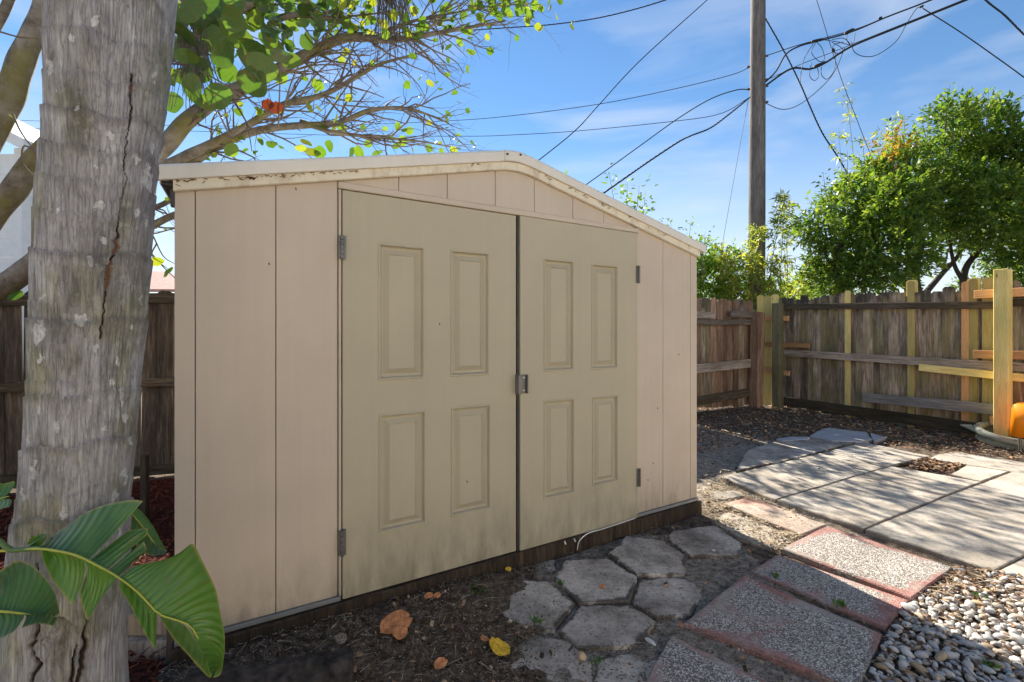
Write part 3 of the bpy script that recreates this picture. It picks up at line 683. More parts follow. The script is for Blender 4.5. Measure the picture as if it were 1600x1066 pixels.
# ------------------------------------------------------------ palm trunk
def build_palm():
    Y0 = 1.26
    L_ = [(-300,74,292),(-100,69,282),(0,64,275),(60,64,271),(110,64,267),(150,65,262),(205,64,257),(260,60,250),(330,54,244),(400,48,239),(480,43,232),(560,38,225),(620,34,219),(700,27,213),(780,18,208),(850,8,206),(920,2,206),(1000,-4,201),(1066,-10,200),(1180,-25,205),(1275,-50,225)]
    ys, lo, hi = [np.array([r[i] for r in L_], float) for i in range(3)]
    zs = CH-(ys-HY)/F*Y0
    nz, na = 860, 380; ztop, zbot = zs[0], -.06
    Z = np.linspace(zbot, ztop, nz); py = HY+(CH-Z)/Y0*F
    l = np.interp(py, ys, lo); h = np.interp(py, ys, hi)
    a1 = np.arctan((l-CX)/F); a2 = np.arctan((h-CX)/F); am = (a1+a2)/2; cx = Y0*np.tan(am); rad = Y0/np.cos(am)*np.sin((a2-a1)/2)*.99
    # above the picture the trunk goes on, straight and slightly thinner
    ext = np.linspace(ztop, 5.6, 120)[1:]
    Z = np.r_[Z, ext]; cx = np.r_[cx, cx[-1]+(ext-ztop)*.03]; rad = np.r_[rad, rad[-1]*(1-(ext-ztop)*.04)]
    A = np.r_[np.linspace(math.pi-.1, 2*math.pi+.1, 320), np.linspace(.1, math.pi-.1, 62)[1:-1]]
    def zz(y): return CH-(y-HY)/F*(Y0-.17)
    rings = [(zz(y), w) for y, w in ((-60,.6),(22,.5),(90,.5),(150,1),(208,.7),(262,.5),(318,.4),(385,.9),(470,.3),(498,1.),(600,.4),(625,.7),(712,.9),(790,.4),(832,1.),(930,.4))]
    crack = [(207,118),(205,150),(206,175),(203,195),(199,215),(196,240),(194,262),(199,282),(190,310),(185,350),(183,385),(178,400),(172,415),(168,438),(165,462),(162,490),(157,525)]
    crk2 = [(88,700+15),(80,1010),(68,1066)]
    cr = np.array(crack, float)
    lich = [(28,700,7,16),(148,32,7,8),(78,105,5,12),(173,212,8,8),(180,250,3,5),(212,248,4,8),(231,268,6,15),(237,290,6,11),(227,283,4,6),(157,320,9,9),(162,375,5,8),(141,408,6,10),(229,350,3,9),(126,500,10,9),(60,520,9,18),(68,465,4,6),(140,625,3,7),(88,668,5,12),(195,655,4,9),(163,670,5,7),(220,470,4,7),(184,565,3,9),(175,600,3,8),(195,745,4,16),(52,735,5,16),(180,775,5,10),(62,560,4,9),(215,330,4,8),(150,260,3,5),(120,170,4,6),(238,230,4,10),(90,330,4,7),(205,510,3,8),(150,545,4,6),(190,620,4,12),(205,690,3,10),(60,640,3,9),(45,690,3,10),(100,800,4,9),(35,770,4,10),(170,800,3,8),(188,840,3,9),(110,60,5,9),(240,120,4,9),(210,60,4,6)]
    V = []; ring = []; lic = []; cra = []; hea = []
    for i, z in enumerate(Z):
        wobr = 0; rg = 0
        for rz, w in rings:
            d = (z-rz)
            rg = rg  # per-angle below
        for k, a in enumerate(A):
            ca, sa = math.cos(a), math.sin(a); x3, y3 = ca*.17, sa*.17
            zw = z+noise.noise(Vector((ca*1.6, sa*1.6, z*.8)))*.03
            rg = 0; step = 0
            for rz, w in rings:
                d = zw-rz
                if -.03 < d < .012: rg = max(rg, w*(1-abs(d+.006)/.024) if abs(d+.006) < .024 else 0)
                if 0 <= d < .12: step -= w*.003*(1-d/.12)
                elif -.05 < d < 0: step += w*.003*(1+d/.05)
            r = rad[i]+step+noise.noise(Vector((ca*1.2, sa*1.2, z*1.5)))*.008+noise.noise(Vector((ca*5, sa*5, z*1.3)))*.004
            r += noise.noise(Vector((ca*26, sa*26, z*4)))*.0022
            f = abs(noise.noise(Vector((ca*15, sa*15, z*1.4)))); r -= max(0, .10-f)*.012
            x = cx[i]+ca*r; y = Y0+sa*r
            c = he = lv = 0.
            if sa < .2:
                pxp = CX+x/y*F; pyp = HY+(CH-z)/y*F
                if 115 < pyp < 530:
                    xc = np.interp(pyp, cr[:, 1], cr[:, 0])+noise.noise(Vector((0, 1, pyp*.11)))*3.2+noise.noise(Vector((0, 3, pyp*.35)))*1.6
                    gap = noise.noise(Vector((2, 7, pyp*.02)))            # the crack closes and opens again
                    w = .9+1.4*max(0, gap+.2)+4.0*math.exp(-((pyp-430)/20)**2)+2.5*math.exp(-((pyp-385)/14)**2)+1.5*math.exp(-((pyp-135)/14)**2)
                    if 262 < pyp < 345: w *= .55
                    u = abs(pxp-xc)/w
                    if u < 1.8: c = max(0, 1-u*.55); r -= .008*c
                    if u < .8 and (abs(pyp-430) < 24 or abs(pyp-385) < 12 or abs(pyp-137) < 9): he = 1-u*.5; c *= .2
                for (bx, by0, by1, bw, sh) in ((58, 880, 1300, 4.5, .18), (136, 965, 1300, 6, .25), (96, 965, 1300, 34, .0), (118, 1010, 1300, 5, .1)):
                    if by0 < pyp:
                        xc = bx+noise.noise(Vector((bx, 0, pyp*.035)))*12+noise.noise(Vector((bx, 4, pyp*.12)))*3-sh*(pyp-by0)*.3; w = bw*min(1, (pyp-by0)/60+.15)
                        u = abs(pxp-xc)/w
                        if u < 1.3: r -= (.020 if bw > 20 else .016)*max(0, 1-(u/1.3)**2); c = max(c, (1-u/1.3)*(.42 if bw > 20 else 1))
                n1 = noise.noise(Vector((pxp*.11, pyp*.11, 1)))*6+noise.noise(Vector((pxp*.35, pyp*.35, 4)))*3; n2 = noise.noise(Vector((pxp*.1, pyp*.07, 9)))*9
                for (lx, ly, lw, lh) in lich:
                    if abs(pxp-lx) > 26 or abs(pyp-ly) > 34: continue
                    e = ((pxp+n1-lx)/lw)**2+((pyp+n2-ly)/lh)**2
                    if e < 2: lv = max(lv, 1-e*.5)
            V.append((cx[i]+ca*r, Y0+sa*r, z)); ring.append(rg); lic.append(lv); cra.append(c); hea.append(he)
    n = len(Z); Fc = [(i*na+k, i*na+(k+1) % na, (i+1)*na+(k+1) % na, (i+1)*na+k) for i in range(n-1) for k in range(na)]
    C = Vector((cx[0], Y0, 0)); V = np.array(V)-np.array(C)
    me = np_mesh('trunk', V, np.array(Fc), smooth=True)
    for nme, d in (('ring', ring), ('lichen', lic), ('crack', cra), ('heart', hea)):
        a = me.attributes.new(nme, 'FLOAT', 'POINT'); a.data.foreach_set('value', np.array(d, dtype=np.float32))
    p = empty('palm_tree', C, label='thick grey ringed palm trunk with pale lichen and a long crack', cat='palm tree')
    link('trunk', me, p, mat=m_palm())
build_palm()

# ------------------------------------------------------------ bird of paradise plant
def m_bop():
    m = Mat('bird_of_paradise_leaf', .33, .5); v = m.attr('vein'); n = m.noise(m.coord(), 12, 4)
    c = m.ramp(n, [(.35, (.035,.105,.030)), (.65, (.075,.18,.04))]); c = m.mix(m.ramp(m.attr('bright'), [(0, 0.), (1, .75)]), c, (.13,.29,.045))
    c = m.mix(m.ramp(m.math('MULTIPLY', v, m.math('ADD', .75, m.math('MULTIPLY', n, .45))), [(.85, 0.), (1., .3)]), c, (.22,.30,.06)); c = m.mix(m.ramp(m.attr('rim'), [(.93, 0.), (1, .8)]), c, (.34,.30,.10))
    c = m.mix(m.ramp(m.noise(m.coord(), 46, 6, .7), [(.57, 0.), (.68, .7)]), c, (.17,.14,.055))
    m.done(c, m.bump(v, .0025, .8)); tr = m.N.new('ShaderNodeBsdfTranslucent'); m.L.new(m.mix(1., c, (1.5,1.6,.6), 'MULTIPLY'), tr.inputs[0])
    mx = m.N.new('ShaderNodeMixShader'); mx.inputs[0].default_value = .3; m.L.new(m.b.outputs[0], mx.inputs[1]); m.L.new(tr.outputs[0], mx.inputs[2])
    m.L.new(mx.outputs[0], m.N['Material Output'].inputs[0]); return m.m
BOP = m_bop(); PETI = simple('green_petiole', (.10,.17,.05), .5)
MIDRIB = simple('yellow_green_midrib', (.36, .38, .06), .45)
def cp(x, y, Y): return W(x/2.912, 700+y/2.912, Y)
bop = empty('bird_of_paradise_plant', (-1.28, .98, 0), label='bird of paradise plant with torn arching leaves before the palm trunk', cat='plant')
def bop_leaf(groups, dm, de, base, bright, mid=None, midY=None, cell=14):
    V = []; Fc = []; ve = []; br = []; rim = []
    for gi, g in enumerate(groups):
        m_ = [Vector((a[0], a[1], dm(a[0], a[1]))) for a, e in g]; e_ = [Vector((e[0], e[1], de(e[0], e[1], gi))) for a, e in g]
        n = (len(g)-1)*10+1; ms = resample(m_, n) if len(g) > 1 else m_; es = resample(e_, n); b0 = len(V)
        for i in range(n):
            for k in range(cell+1):
                t = k/cell; p = ms[i].lerp(es[i], t); q = cp(p.x, p.y, p.z)
                ph = (i+gi*3)*1.26
                q += Vector((0, 1, .3))*(math.sin(ph)*.0008*(1+1.2*noise.noise(Vector((i*.3, gi, 0))))*math.sin(math.pi*min(1, t*1.2+.05))+math.sin(t*math.pi)*.012+noise.noise(q*14)*.006)
                V.append(q-bop.location); ve.append(.5+.5*math.cos(ph)); br.append(bright[gi] if hasattr(bright, '__len__') else bright); rim.append(t if 0 < i < n-1 else (.97 if t > .3 else t))
        for i in range(n-1):
            for k in range(cell):
                o = b0+i*(cell+1)+k; Fc.append((o, o+1, o+cell+2, o+cell+1))
    me = np_mesh('leaf', np.array(V), np.array(Fc), smooth=True)
    for nm, d in (('vein', ve), ('bright', br), ('rim', rim)):
        a = me.attributes.new(nm, 'FLOAT', 'POINT'); a.data.foreach_set('value', np.array(d, dtype=np.float32))
    lf = link('leaf', me, bop, mat=BOP)
    if mid:
        pts = [cp(x, y, Y)-bop.location for x, y, Y in mid]; r = resample(pts, 30)
        MB().tube(r, list(np.linspace(.0034, .0009, 30)), 7).build('midrib', MIDRIB, lf, smooth=True)
    return lf
dmain = lambda x, y: 1.0-.00012*x+(.00018*max(0, x-720))
groups = [
 [((180,460),(190,432)),((220,465),(290,365)),((270,472),(400,290)),((330,485),(500,252)),((370,500),(600,238)),((400,515),(650,243))],
 [((402,516),(590,375)),((440,535),(668,368)),((480,560),(662,402))],
 [((490,562),(655,425)),((520,578),(668,460)),((535,588),(640,492))],
 [((545,592),(620,535)),((560,605),(760,505)),((600,635),(830,470)),((640,670),(872,440)),((680,712),(910,490)),((720,755),(962,610)),((780,778),(992,700)),((840,800),(1015,800)),((885,845),(1022,900)),((915,900),(1015,980)),((940,965),(1003,1030)),((958,1035),(968,1046))],
 [((180,462),(184,475)),((230,472),(245,600)),((290,480),(290,665)),((340,490),(330,708)),((370,502),(352,675))],
 [((373,503),(364,655)),((410,520),(385,740)),((450,542),(405,778)),((500,567),(450,700)),((528,587),(515,612))],
 [((532,592),(535,628)),((570,612),(600,730)),((620,652),(660,830)),((660,692),(706,918)),((700,742),(698,768))],
 [((725,758),(730,768)),((790,790),(790,868)),((850,820),(850,935)),((895,880),(900,990)),((925,940),(935,1028)),((958,1036),(958,1046))]]
de = lambda x, y, g: {0: 1.03, 1: 1.02, 2: 1.01, 3: .955+.0001*max(0, y-600), 4: .94, 5: .93, 6: .92, 7: 1.02}[g]-.00008*(x-500)*(g != 7)
bop_leaf(groups, dmain, de, None, [.15, .1, .1, .45, .8, .85, .8, .25], [(-90,470,1.0),(60,466,1.0),(180,458,.98),(330,483,.955),(430,528,.945),(530,583,.935),(630,658,.922),(720,752,.912),(800,782,.915),(870,815,.92),(925,920,.93),(960,1040,.94)])
MB().tube(resample([Vector((-.02, 0, 0)), Vector((.0, -.01, .35)), cp(-120, 480, 1.0)-bop.location, cp(60, 466, 1.0)-bop.location, cp(185, 456, .985)-bop.location], 24), .0055, 8).build('petiole', PETI, bop, smooth=True)
bop_leaf([[((-90,742),(-60,600)),((0,745),(20,545)),((40,748),(75,518)),((80,752),(150,548)),((120,757),(210,600)),((160,765),(250,655)),((200,775),(268,722)),((225,786),(262,762))],
          [((-90,742),(-80,900)),((0,745),(0,870)),((50,750),(60,838)),((85,754),(85,808))], [((90,754),(95,822)),((130,760),(140,806)),((170,768),(190,800)),((220,785),(240,812))]],
         lambda x, y: .98, lambda x, y, g: (1.03, .93, .93)[g], None, [.0, .1, .1], [(-90,740,.975),(0,743,.975),(100,753,.973),(200,773,.97),(230,788,.97)])
MB().tube(resample([Vector((.0, -.03, 0)), Vector((.02, -.03, .25)), cp(-90, 742, .98)-bop.location], 14), .008, 8).build('petiole', MIDRIB, bop, smooth=True)
bop_leaf([[((112,462),(112,450)),((130,450),(135,415)),((160,430),(165,398)),((185,415),(196,400))], [((112,462),(118,468)),((130,450),(150,466)),((160,430),(178,455)),((185,415),(190,430))]], lambda x, y: .995, lambda x, y, g: (1.01, .985)[g], None, [.9, .6])
bop_leaf([[((-80,240),(-60,120)),((-20,235),(0,160)),((20,228),(66,150))], [((-80,240),(-60,330)),((-20,235),(0,280)),((20,228),(42,268))]],
         lambda x, y: 1.02, lambda x, y, g: (1.05, .98)[g], None, [.5, .5], [(-80,240,1.02),(-20,235,1.02),(40,220,1.02)])
MB().tube(resample([Vector((-.03, .02, 0)), Vector((-.03, .03, .4)), cp(-80, 240, 1.02)-bop.location], 14), .007, 8).build('petiole', MIDRIB, bop, smooth=True)
bop_leaf([[((520,250),(560,230)),((600,300),(640,292)),((660,380),(690,360)),((710,440),(730,425)),((745,482),(750,478))], [((520,250),(500,330)),((600,300),(590,400)),((660,380),(650,470)),((710,440),(700,490)),((745,482),(745,488))]],
         lambda x, y: 1.48, lambda x, y, g: (1.50, 1.42)[g], None, [.4, .0], [(520,250,1.48),(600,300,1.47),(700,430,1.47),(745,482,1.47)])
MB().tube(resample([Vector((-.02, .04, 0)), Vector((-.05, .30, .35)), cp(420, 260, 1.52)-bop.location, cp(520, 250, 1.48)-bop.location], 18), .006, 8).build('petiole', MIDRIB, bop, smooth=True)

# ------------------------------------------------------------ fences
def picket_mesh(w, h, th=.018, ear=.03, mat=None):
    mb = MB(); a = w/2
    fr = [(-a, 0), (a, 0), (a, h-ear), (a-ear, h), (-a+ear, h), (-a, h-ear)]
    j = [noise.noise(Vector((w*99, i*3.3, h*7)))*.004 for i in range(6)]
    fr = [(x+j[i], z+j[i]) for i, (x, z) in enumerate(fr)]
    mb.add([(x, 0, z) for x, z in fr]+[(x, th, z) for x, z in fr], [tuple(range(6)), tuple(reversed(range(6, 12)))]+[(i, 6+i, 6+(i+1) % 6, (i+1) % 6) for i in range(6)])
    me = mb.mesh('picket'); 
    if mat: me.materials.append(mat)
    return me
class Fence:
    def __init__(s, a, b, name, **k):
        s.a = Vector((*a, 0)); d = Vector((*b, 0))-s.a; s.len = d.length; s.d = d.normalized(); s.ang = math.atan2(s.d.y, s.d.x)
        s.root = empty(name, s.a, s.ang, **k)
        s.n = Vector((s.d.y, -s.d.x, 0))                       # local -y
    def t(s, px, off=0.):
        """along the fence under a picture column; off = how far the piece stands towards the yard"""
        r = (px-CX)/F; A = s.a+s.n*off; return (r*A.y-A.x)/(s.d.x-r*s.d.y)
    def z(s, px, py, off=0.):
        t = s.t(px, off); Y = (s.a+s.n*off).y+s.d.y*t; return CH-(py-HY)/F*Y
    def board(s, name, p0, p1, hgt, mat, off=.04, th=.038, label=None, seed=0, amp=.004):
        """rail whose top edge runs between two picture points"""
        t0, t1 = s.t(p0[0], off), s.t(p1[0], off); z0, z1 = s.z(*p0, off), s.z(*p1, off)
        L = abs(t1-t0); ang = math.atan2(z1-z0, t1-t0)
        bm = bmesh.new(); bmesh.ops.create_cube(bm, size=1)
        # grain runs along local z: build upright, then lay it down
        for v in bm.verts: v.co = Vector((v.co.x*hgt, v.co.y*th, v.co.z*L))
        bmesh.ops.bevel(bm, geom=[e for e in bm.edges], offset=.003, segments=1, affect='EDGES')
        bmesh.ops.subdivide_edges(bm, edges=[e for e in bm.edges if abs(e.verts[0].co.z-e.verts[1].co.z) > L*.8], cuts=max(2, int(L/.15)))
        for v in bm.verts: v.co += noise.noise_vector(v.co*5+Vector((p0[0], p0[1], seed)))*amp
        me = bpy.data.meshes.new(name); bm.to_mesh(me); bm.free()
        o = link(name, me, s.root, mat=mat); 
        o.location = ((t0+t1)/2, -off, (z0+z1)/2-hgt/2); o.rotation_euler = (0, math.pi/2-ang, 0)
        if label: o['label'] = label
        return o
    def post(s, px, w, ptop, mat, off=.10, label=None, dep=None, lean=0):
        t = s.t(px, off+.0); z = s.z(px, ptop, off); bm = bmesh.new(); bmesh.ops.create_cube(bm, size=1); dep = dep or w
        for v in bm.verts: v.co = Vector((v.co.x*w, v.co.y*dep, (v.co.z+.5)*(z+.1)))
        bmesh.ops.bevel(bm, geom=list(bm.edges), offset=.005, segments=1, affect='EDGES')
        me = bpy.data.meshes.new('post'); bm.to_mesh(me); bm.free()
        o = link('post', me, s.root, loc=(t, -off, -.1), rot=(0, lean, 0), mat=mat)
        if label: o['label'] = label
        return o
fa = Fence((-5.6, 3.755), (4.545, 8.27), 'board_fence', label='long weathered board fence running behind the shed', cat='fence')
var_old = [picket_mesh(w, h, .018, .026, WOOD_OLD) for w in (.135, .14, .128) for h in (1.80, 1.84, 1.88)]
WOOD_SHADE = m_wood('shade_tinted_old_fence_wood', (.045,.032,.024), (.14,.105,.078), (.30,.24,.18), None, 0, .6)  # tree shade on the left pickets is put into this darker wood colour
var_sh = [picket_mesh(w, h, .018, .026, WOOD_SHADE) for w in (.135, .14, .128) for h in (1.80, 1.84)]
var_br = [picket_mesh(w, h, .018, .026, WOOD_BROWN) for w in (.135, .14, .128) for h in (1.84, 1.88)]
t = .07
while t < fa.len-.25:
    px = CX+(fa.a.x+fa.d.x*t)/(fa.a.y+fa.d.y*t)*F; gz = ground_z(fa.a.x+fa.d.x*t, fa.a.y+fa.d.y*t)
    br = px > 1080 and random.random() < .75
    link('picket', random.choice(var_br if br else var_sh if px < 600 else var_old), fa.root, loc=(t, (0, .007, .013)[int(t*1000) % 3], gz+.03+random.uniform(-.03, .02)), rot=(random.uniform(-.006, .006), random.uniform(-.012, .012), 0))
    t += random.uniform(.121, .132)
fa.board('rail', (-60, 462), (330, 458), .10, WOOD_DARK, .045, label='dark top rail')
fa.board('rail', (-60, 601), (330, 588), .085, WOOD_DARK, .045)
fa.board('rail', (-60, 748), (330, 722), .09, WOOD_DARK, .045)
fa.board('rail', (1050, 499), (1182, 499), .10, WOOD_RAIL, .045)
fa.board('rail', (1050, 486), (1116, 488), .11, WOOD_RAIL, .085, label='short patch board')
fa.board('rail', (1142, 486), (1180, 487), .11, WOOD_RAIL, .085, label='short patch board')
fa.board('rail', (1050, 573), (1174, 561), .15, WOOD_RAIL, .045)
fa.board('rail', (1050, 627), (1172, 607), .14, WOOD_DARK, .045)
fa.post(1181, .17, 488, WOOD_BROWN, .12, lean=.03, label='dark brown leaning post')

fb = Fence((4.545, 8.27), (6.85, 3.465), 'patched_fence', label='grey board fence patched with yellow and orange new wood', cat='fence')
new_pk = picket_mesh(.13, 1.98, .02, .028, WOOD_NEW)
t = .16; newpx = [(1324, 454), (1423, 439), (1520, 436), (1545, 433)]
def fpx(F_, t): return CX+(F_.a.x+F_.d.x*t)/(F_.a.y+F_.d.y*t)*F
t = .40
while t < fb.len:
    link('picket', random.choice(var_old), fb.root, loc=(t, (0, .007, .014)[int(t*1000) % 3], .02+random.uniform(-.03, .03)), rot=(random.uniform(-.006, .006), random.uniform(-.009, .009), 0))
    t += random.uniform(.110, .122)
for px in (1189, 1199, 1210):
    link('picket', new_pk, fb.root, loc=(fb.t(px), -.004, -.02+random.uniform(-.02, .02)), rot=(0, random.uniform(-.01, .01), 0))['label'] = 'yellow new picket'
for px, py in newpx+[(1508, 440)]:
    z = fb.z(px, py, .022); me = picket_mesh(.075 if px != 1545 else .12, z, .018, .02, WOOD_NEW if px != 1508 else WOOD_ORANGE)
    tt = fb.t(px, .022)
    link('picket', me, fb.root, loc=(tt, -.022, 0), rot=(0, .0, 0))['label'] = 'yellow new picket'
    if px in (1423, 1520):   # broad dog-eared tips
        link('picket_tip', picket_mesh(.13, .22, .018, .02, WOOD_NEW), fb.root, loc=(tt, -.001, z-.21))
fb.board('rail', (1222, 475), (1552, 471), .09, WOOD_DARK, .045, label='old dark top rail')
fb.board('rail', (1222, 546), (1552, 565), .11, WOOD_RAIL, .045)
fb.board('rail', (1218, 619), (1527, 661), .15, WOOD_DARK, .045, th=.04, label='dark bottom board')
fb.board('rail', (1575, 468), (1720, 455), .09, WOOD_DARK, .045); fb.board('rail', (1575, 565), (1720, 580), .10, WOOD_RAIL, .045)
fb.board('rail', (1192, 493), (1232, 494), .085, WOOD_ORANGE, .05, label='short orange board')
fb.board('rail', (1190, 534), (1265, 536), .085, WOOD_ORANGE, .085, label='short orange board')
fb.board('rail', (1186, 572), (1234, 580), .085, WOOD_ORANGE, .05, label='short orange board')
fb.board('rail', (1523, 454), (1760, 440), .10, WOOD_ORANGE, .10, label='orange top board')
fb.board('rail', (1521, 547), (1760, 552), .10, WOOD_ORANGE, .10, label='orange middle board')
fb.board('rail', (1436, 569), (1760, 600), .09, WOOD_NEW, .10, label='yellow long board')
WOOD_PALE = m_wood('pale_grey_board', (.26,.24,.22), (.44,.415,.38), (.60,.57,.53), None, 0, .2)
fb.board('rail', (1349, 614), (1562, 632), .13, WOOD_PALE, .11, label='loose grey board low on the fence')
fb.board('rail', (1548, 650), (1566, 651), .11, WOOD_ORANGE, .10, label='orange stub')
fb.post(1215, .13, 474, WOOD_GREEN, .13, label='green mossy post')
fb.post(1567, .125, 421, WOOD_NEW, .20, label='tall new yellow post')

# ------------------------------------------------------------ sea grape tree
sg = empty('sea_grape_tree', (-5.2, 3.0, 0), label='sea grape tree with bare arching limbs and round backlit leaves', cat='tree')
def limb(pts, r0, r1, name='limb', mat=BARK, parent=sg, n=None, seg=10, wob=.012):
    P = [W(x, y, Y)-parent.location for x, y, Y in pts]; n = n or max(10, len(P)*7)
    Q = resample(P, n); Q = [q+noise.noise_vector(q*2.3)*wob for q in Q]
    rr = [(r0+(r1-r0)*i/(n-1))*(1+.16*noise.noise(q*5)) for i, q in enumerate(Q)]
    return MB().tube(Q, rr, seg).build(name, mat, parent, smooth=True), Q, rr
limbs = [
 ([(-220,640,3.6),(-120,560,3.5),(-30,470,3.4),(25,435,3.35),(80,385,3.3),(160,300,3.3),(250,235,3.3),(290,190,3.3),(335,158,3.3),(400,128,3.3),(450,100,3.3),(500,75,3.3),(550,58,3.35),(590,62,3.4),(650,58,3.5),(720,45,3.6),(790,32,3.7)], .115, .010),
 ([(-160,600,3.7),(-40,380,3.7),(20,300,3.7),(60,240,3.7),(130,170,3.7),(230,100,3.7),(300,70,3.6),(350,30,3.5),(400,0,3.4),(460,-50,3.4)], .13, .025),
 ([(-80,430,3.9),(0,330,3.9),(50,282,3.9),(120,240,3.9),(200,210,3.9)], .08, .035),
 ([(-60,300,3.4),(0,185,3.4),(30,110,3.4),(62,30,3.4),(90,-60,3.4)], .11, .085),
 ([(-30,80,3.8),(5,20,3.8),(30,-40,3.8)], .05, .04),
 ([(120,330,3.8),(200,290,3.8),(262,258,3.8),(300,250,3.7),(330,232,3.7),(370,212,3.7),(420,200,3.7),(480,195,3.7),(530,190,3.7),(580,172,3.7),(630,168,3.8),(670,180,3.9),(692,190,3.9)], .075, .006),
 ([(250,262,3.6),(300,240,3.6),(350,215,3.6),(395,190,3.6),(440,165,3.6),(500,150,3.6),(545,128,3.6),(590,100,3.7),(640,88,3.8),(672,80,3.8)], .055, .006),
 ([(120,350,4.2),(200,330,4.2),(245,322,4.2),(275,308,4.2),(330,290,4.2),(400,270,4.2)], .045, .02),
 ([(130,400,4.2),(200,375,4.2),(243,350,4.2),(275,335,4.2),(330,318,4.2)], .055, .03),
 ([(430,30,3.2),(470,22,3.2),(520,30,3.3),(560,45,3.3)], .03, .02),
 ([(470,190,3.7),(520,205,3.7),(600,215,3.8),(660,222,3.9),(720,232,4.0)], .03, .005),
 ([(640,58,3.5),(680,38,3.5),(700,10,3.5),(720,-20,3.5)], .014, .008),
 ([(600,50,3.4),(640,35,3.5),(700,22,3.6),(760,10,3.7),(830,5,3.8)], .016, .004)]
LQ = []
for pts, r0, r1 in limbs:
    o, Q, rr = limb(pts, r0*(.74 if pts[0][0] > -200 else .8), r1*.8); LQ.append((Q, rr))
MB().tube(resample([Vector((.1, .2, -.2)), Vector((.0, .1, .5)), W(-200, 620, 3.62)-sg.location], 12), list(np.linspace(.24, .15, 12)), 12).build('trunk', BARK, sg, smooth=True)
# twigs in two or three generations
def grow_twigs(Q, rr, count, length, out, rad, lvl=0, up=(.35, .0, .0), tmin=.25):
    tips = []
    for _ in range(count):
        i = random.randint(int(len(Q)*tmin), len(Q)-2); t = (Q[min(i+1, len(Q)-1)]-Q[i]).normalized()
        d = (t*random.uniform(.4, 1.1)+Vector((random.gauss(0, .45), random.gauss(0, .5), random.gauss(0, .55)))+Vector(up)).normalized()
        L = length*random.uniform(.4, 1.15); P = [Q[i].copy()]; p = Q[i].copy()
        for k in range(6):
            d = (d+Vector((random.gauss(0, .16), random.gauss(0, .16), random.gauss(0, .2)))).normalized(); p = p+d*L/6; P.append(p.copy())
        r = min(rad, rr[i]*.6); out.append((P, r)); tips.append((P, [r*(1-.12*k) for k in range(7)]))
    return tips
TW = []; tips1 = []
for (Q, rr), cnt in zip(LQ, (44, 20, 0, 0, 0, 34, 32, 5, 5, 9, 18, 8, 26)):
    if cnt: tips1 += grow_twigs(Q, rr, cnt, .62, TW, .009, tmin=.42 if rr[0] > .07 else .15)
for _ in range(14): pass
tips2 = []
for P, r in tips1: tips2 += grow_twigs(P, r, 3, .26, TW, .0038)
tb = MB()
for P, r in TW: tb.tube(P, [r*(1-.12*k) for k in range(len(P))], 5, False)
# long thin twigs seen crossing the sky
for pts in ([(262,92,2.9),(320,115,2.9),(380,150,3),(420,175,3.1),(470,205,3.2)], [(360,215,3.4),(340,170,3.2),(330,120,3.0),(315,20,3)], [(435,200,3.4),(437,140,3.2),(438,100,3.1)],
            [(440,185,3.4),(455,130,3.3),(475,90,3.2),(520,40,3.2)], [(460,165,3.4),(500,110,3.3),(560,70,3.3),(600,30,3.3)], [(330,165,3.2),(400,150,3.3),(440,130,3.3),(500,112,3.4),(562,105,3.4)],
            [(540,165,3.5),(600,170,3.6),(640,175,3.7)], [(545,135,3.5),(580,145,3.5),(600,153,3.5)], [(640,60,3.4),(680,80,3.4),(710,95,3.4),(725,115,3.4)], [(240,370,4),(255,400,4),(272,412,4)],
            [(236,395,4.1),(258,420,4.1),(285,445,4.1)], [(245,380,4),(238,400,4),(262,420,4)], [(20,178,3),(32,205,3),(50,230,3),(62,242,3)], [(62,242,3),(38,228,3),(36,255,3),(60,282,3)], [(0,50,3),(30,58,3),(64,60,3)]):
    tb.tube(resample([W(*p)-sg.location for p in pts], 14), list(np.linspace(.0065, .003, 14)), 5, False)
to = tb.build('twigs', TWIG, sg, smooth=True); to['kind'] = 'stuff'
def disc_leaf(cup=.12, notch=.12, n=18):
    sd = random.random()*40
    """round leaf, stalk at the origin, blade along +x, with a fold at the midrib"""
    V = [(.5, 0, 0)]; 
    for k in range(n):
        a = 2*math.pi*k/n+math.pi; r = .5*(1-.05*math.cos(3*a)+.14*noise.noise(Vector((math.cos(a)*1.3, math.sin(a)*1.3, sd)))); x = .5+r*math.cos(a)*1.02; y = r*math.sin(a)*1.06
        if k == 0: x += notch
        V.append((x, y, abs(y)*cup*1.6-.18*(x-.5)**2*cup*4+.02*math.sin(5*a)))
    return V, [(0, 1+k, 1+(k+1) % n) for k in range(n)]
DV, DF = disc_leaf()
def add_disc(P, d, nrm, s, out): out.append((P, d, nrm, s))
def leaf_objs(items, mat, limit):
    """the leaves that show largest as parts, the rest joined"""
    items = sorted(items, key=lambda q: -q[3]/(q[0]+sg.location).y)
    me0 = []
    for k in range(3):
        V, Fc = disc_leaf(random.uniform(.0, .22), random.uniform(.06, .14)); me = np_mesh('leaf', np.array(V), np.array(Fc), np.full(len(V), .2+.3*k), True); me.materials.append(mat); me0.append(me)
    for (p, d, nr, s) in items[:limit]:
        o = link('leaf', random.choice(me0), sg); d = d.normalized(); b = nr.cross(d).normalized(); c = d.cross(b)
        o.matrix_local = Matrix.Translation(p) @ Matrix((d, b, c)).transposed().to_4x4() @ Matrix.Scale(s, 4)
    rest = items[limit:]
    if rest:
        P = np.array([tuple(q[0]) for q in rest]); D = np.array([tuple(q[1]) for q in rest])
        me = scatter('leaves', DV, DF, P, frames(D, rng.uniform(-1, 1, len(P))), np.array([q[3] for q in rest])); o = link('leaves', me, sg, mat=mat); o['kind'] = 'stuff'
def rv(s=1): return Vector((random.gauss(0, s), random.gauss(0, s), random.gauss(0, s)))
big = []; camv = Vector((0, 0, CH))
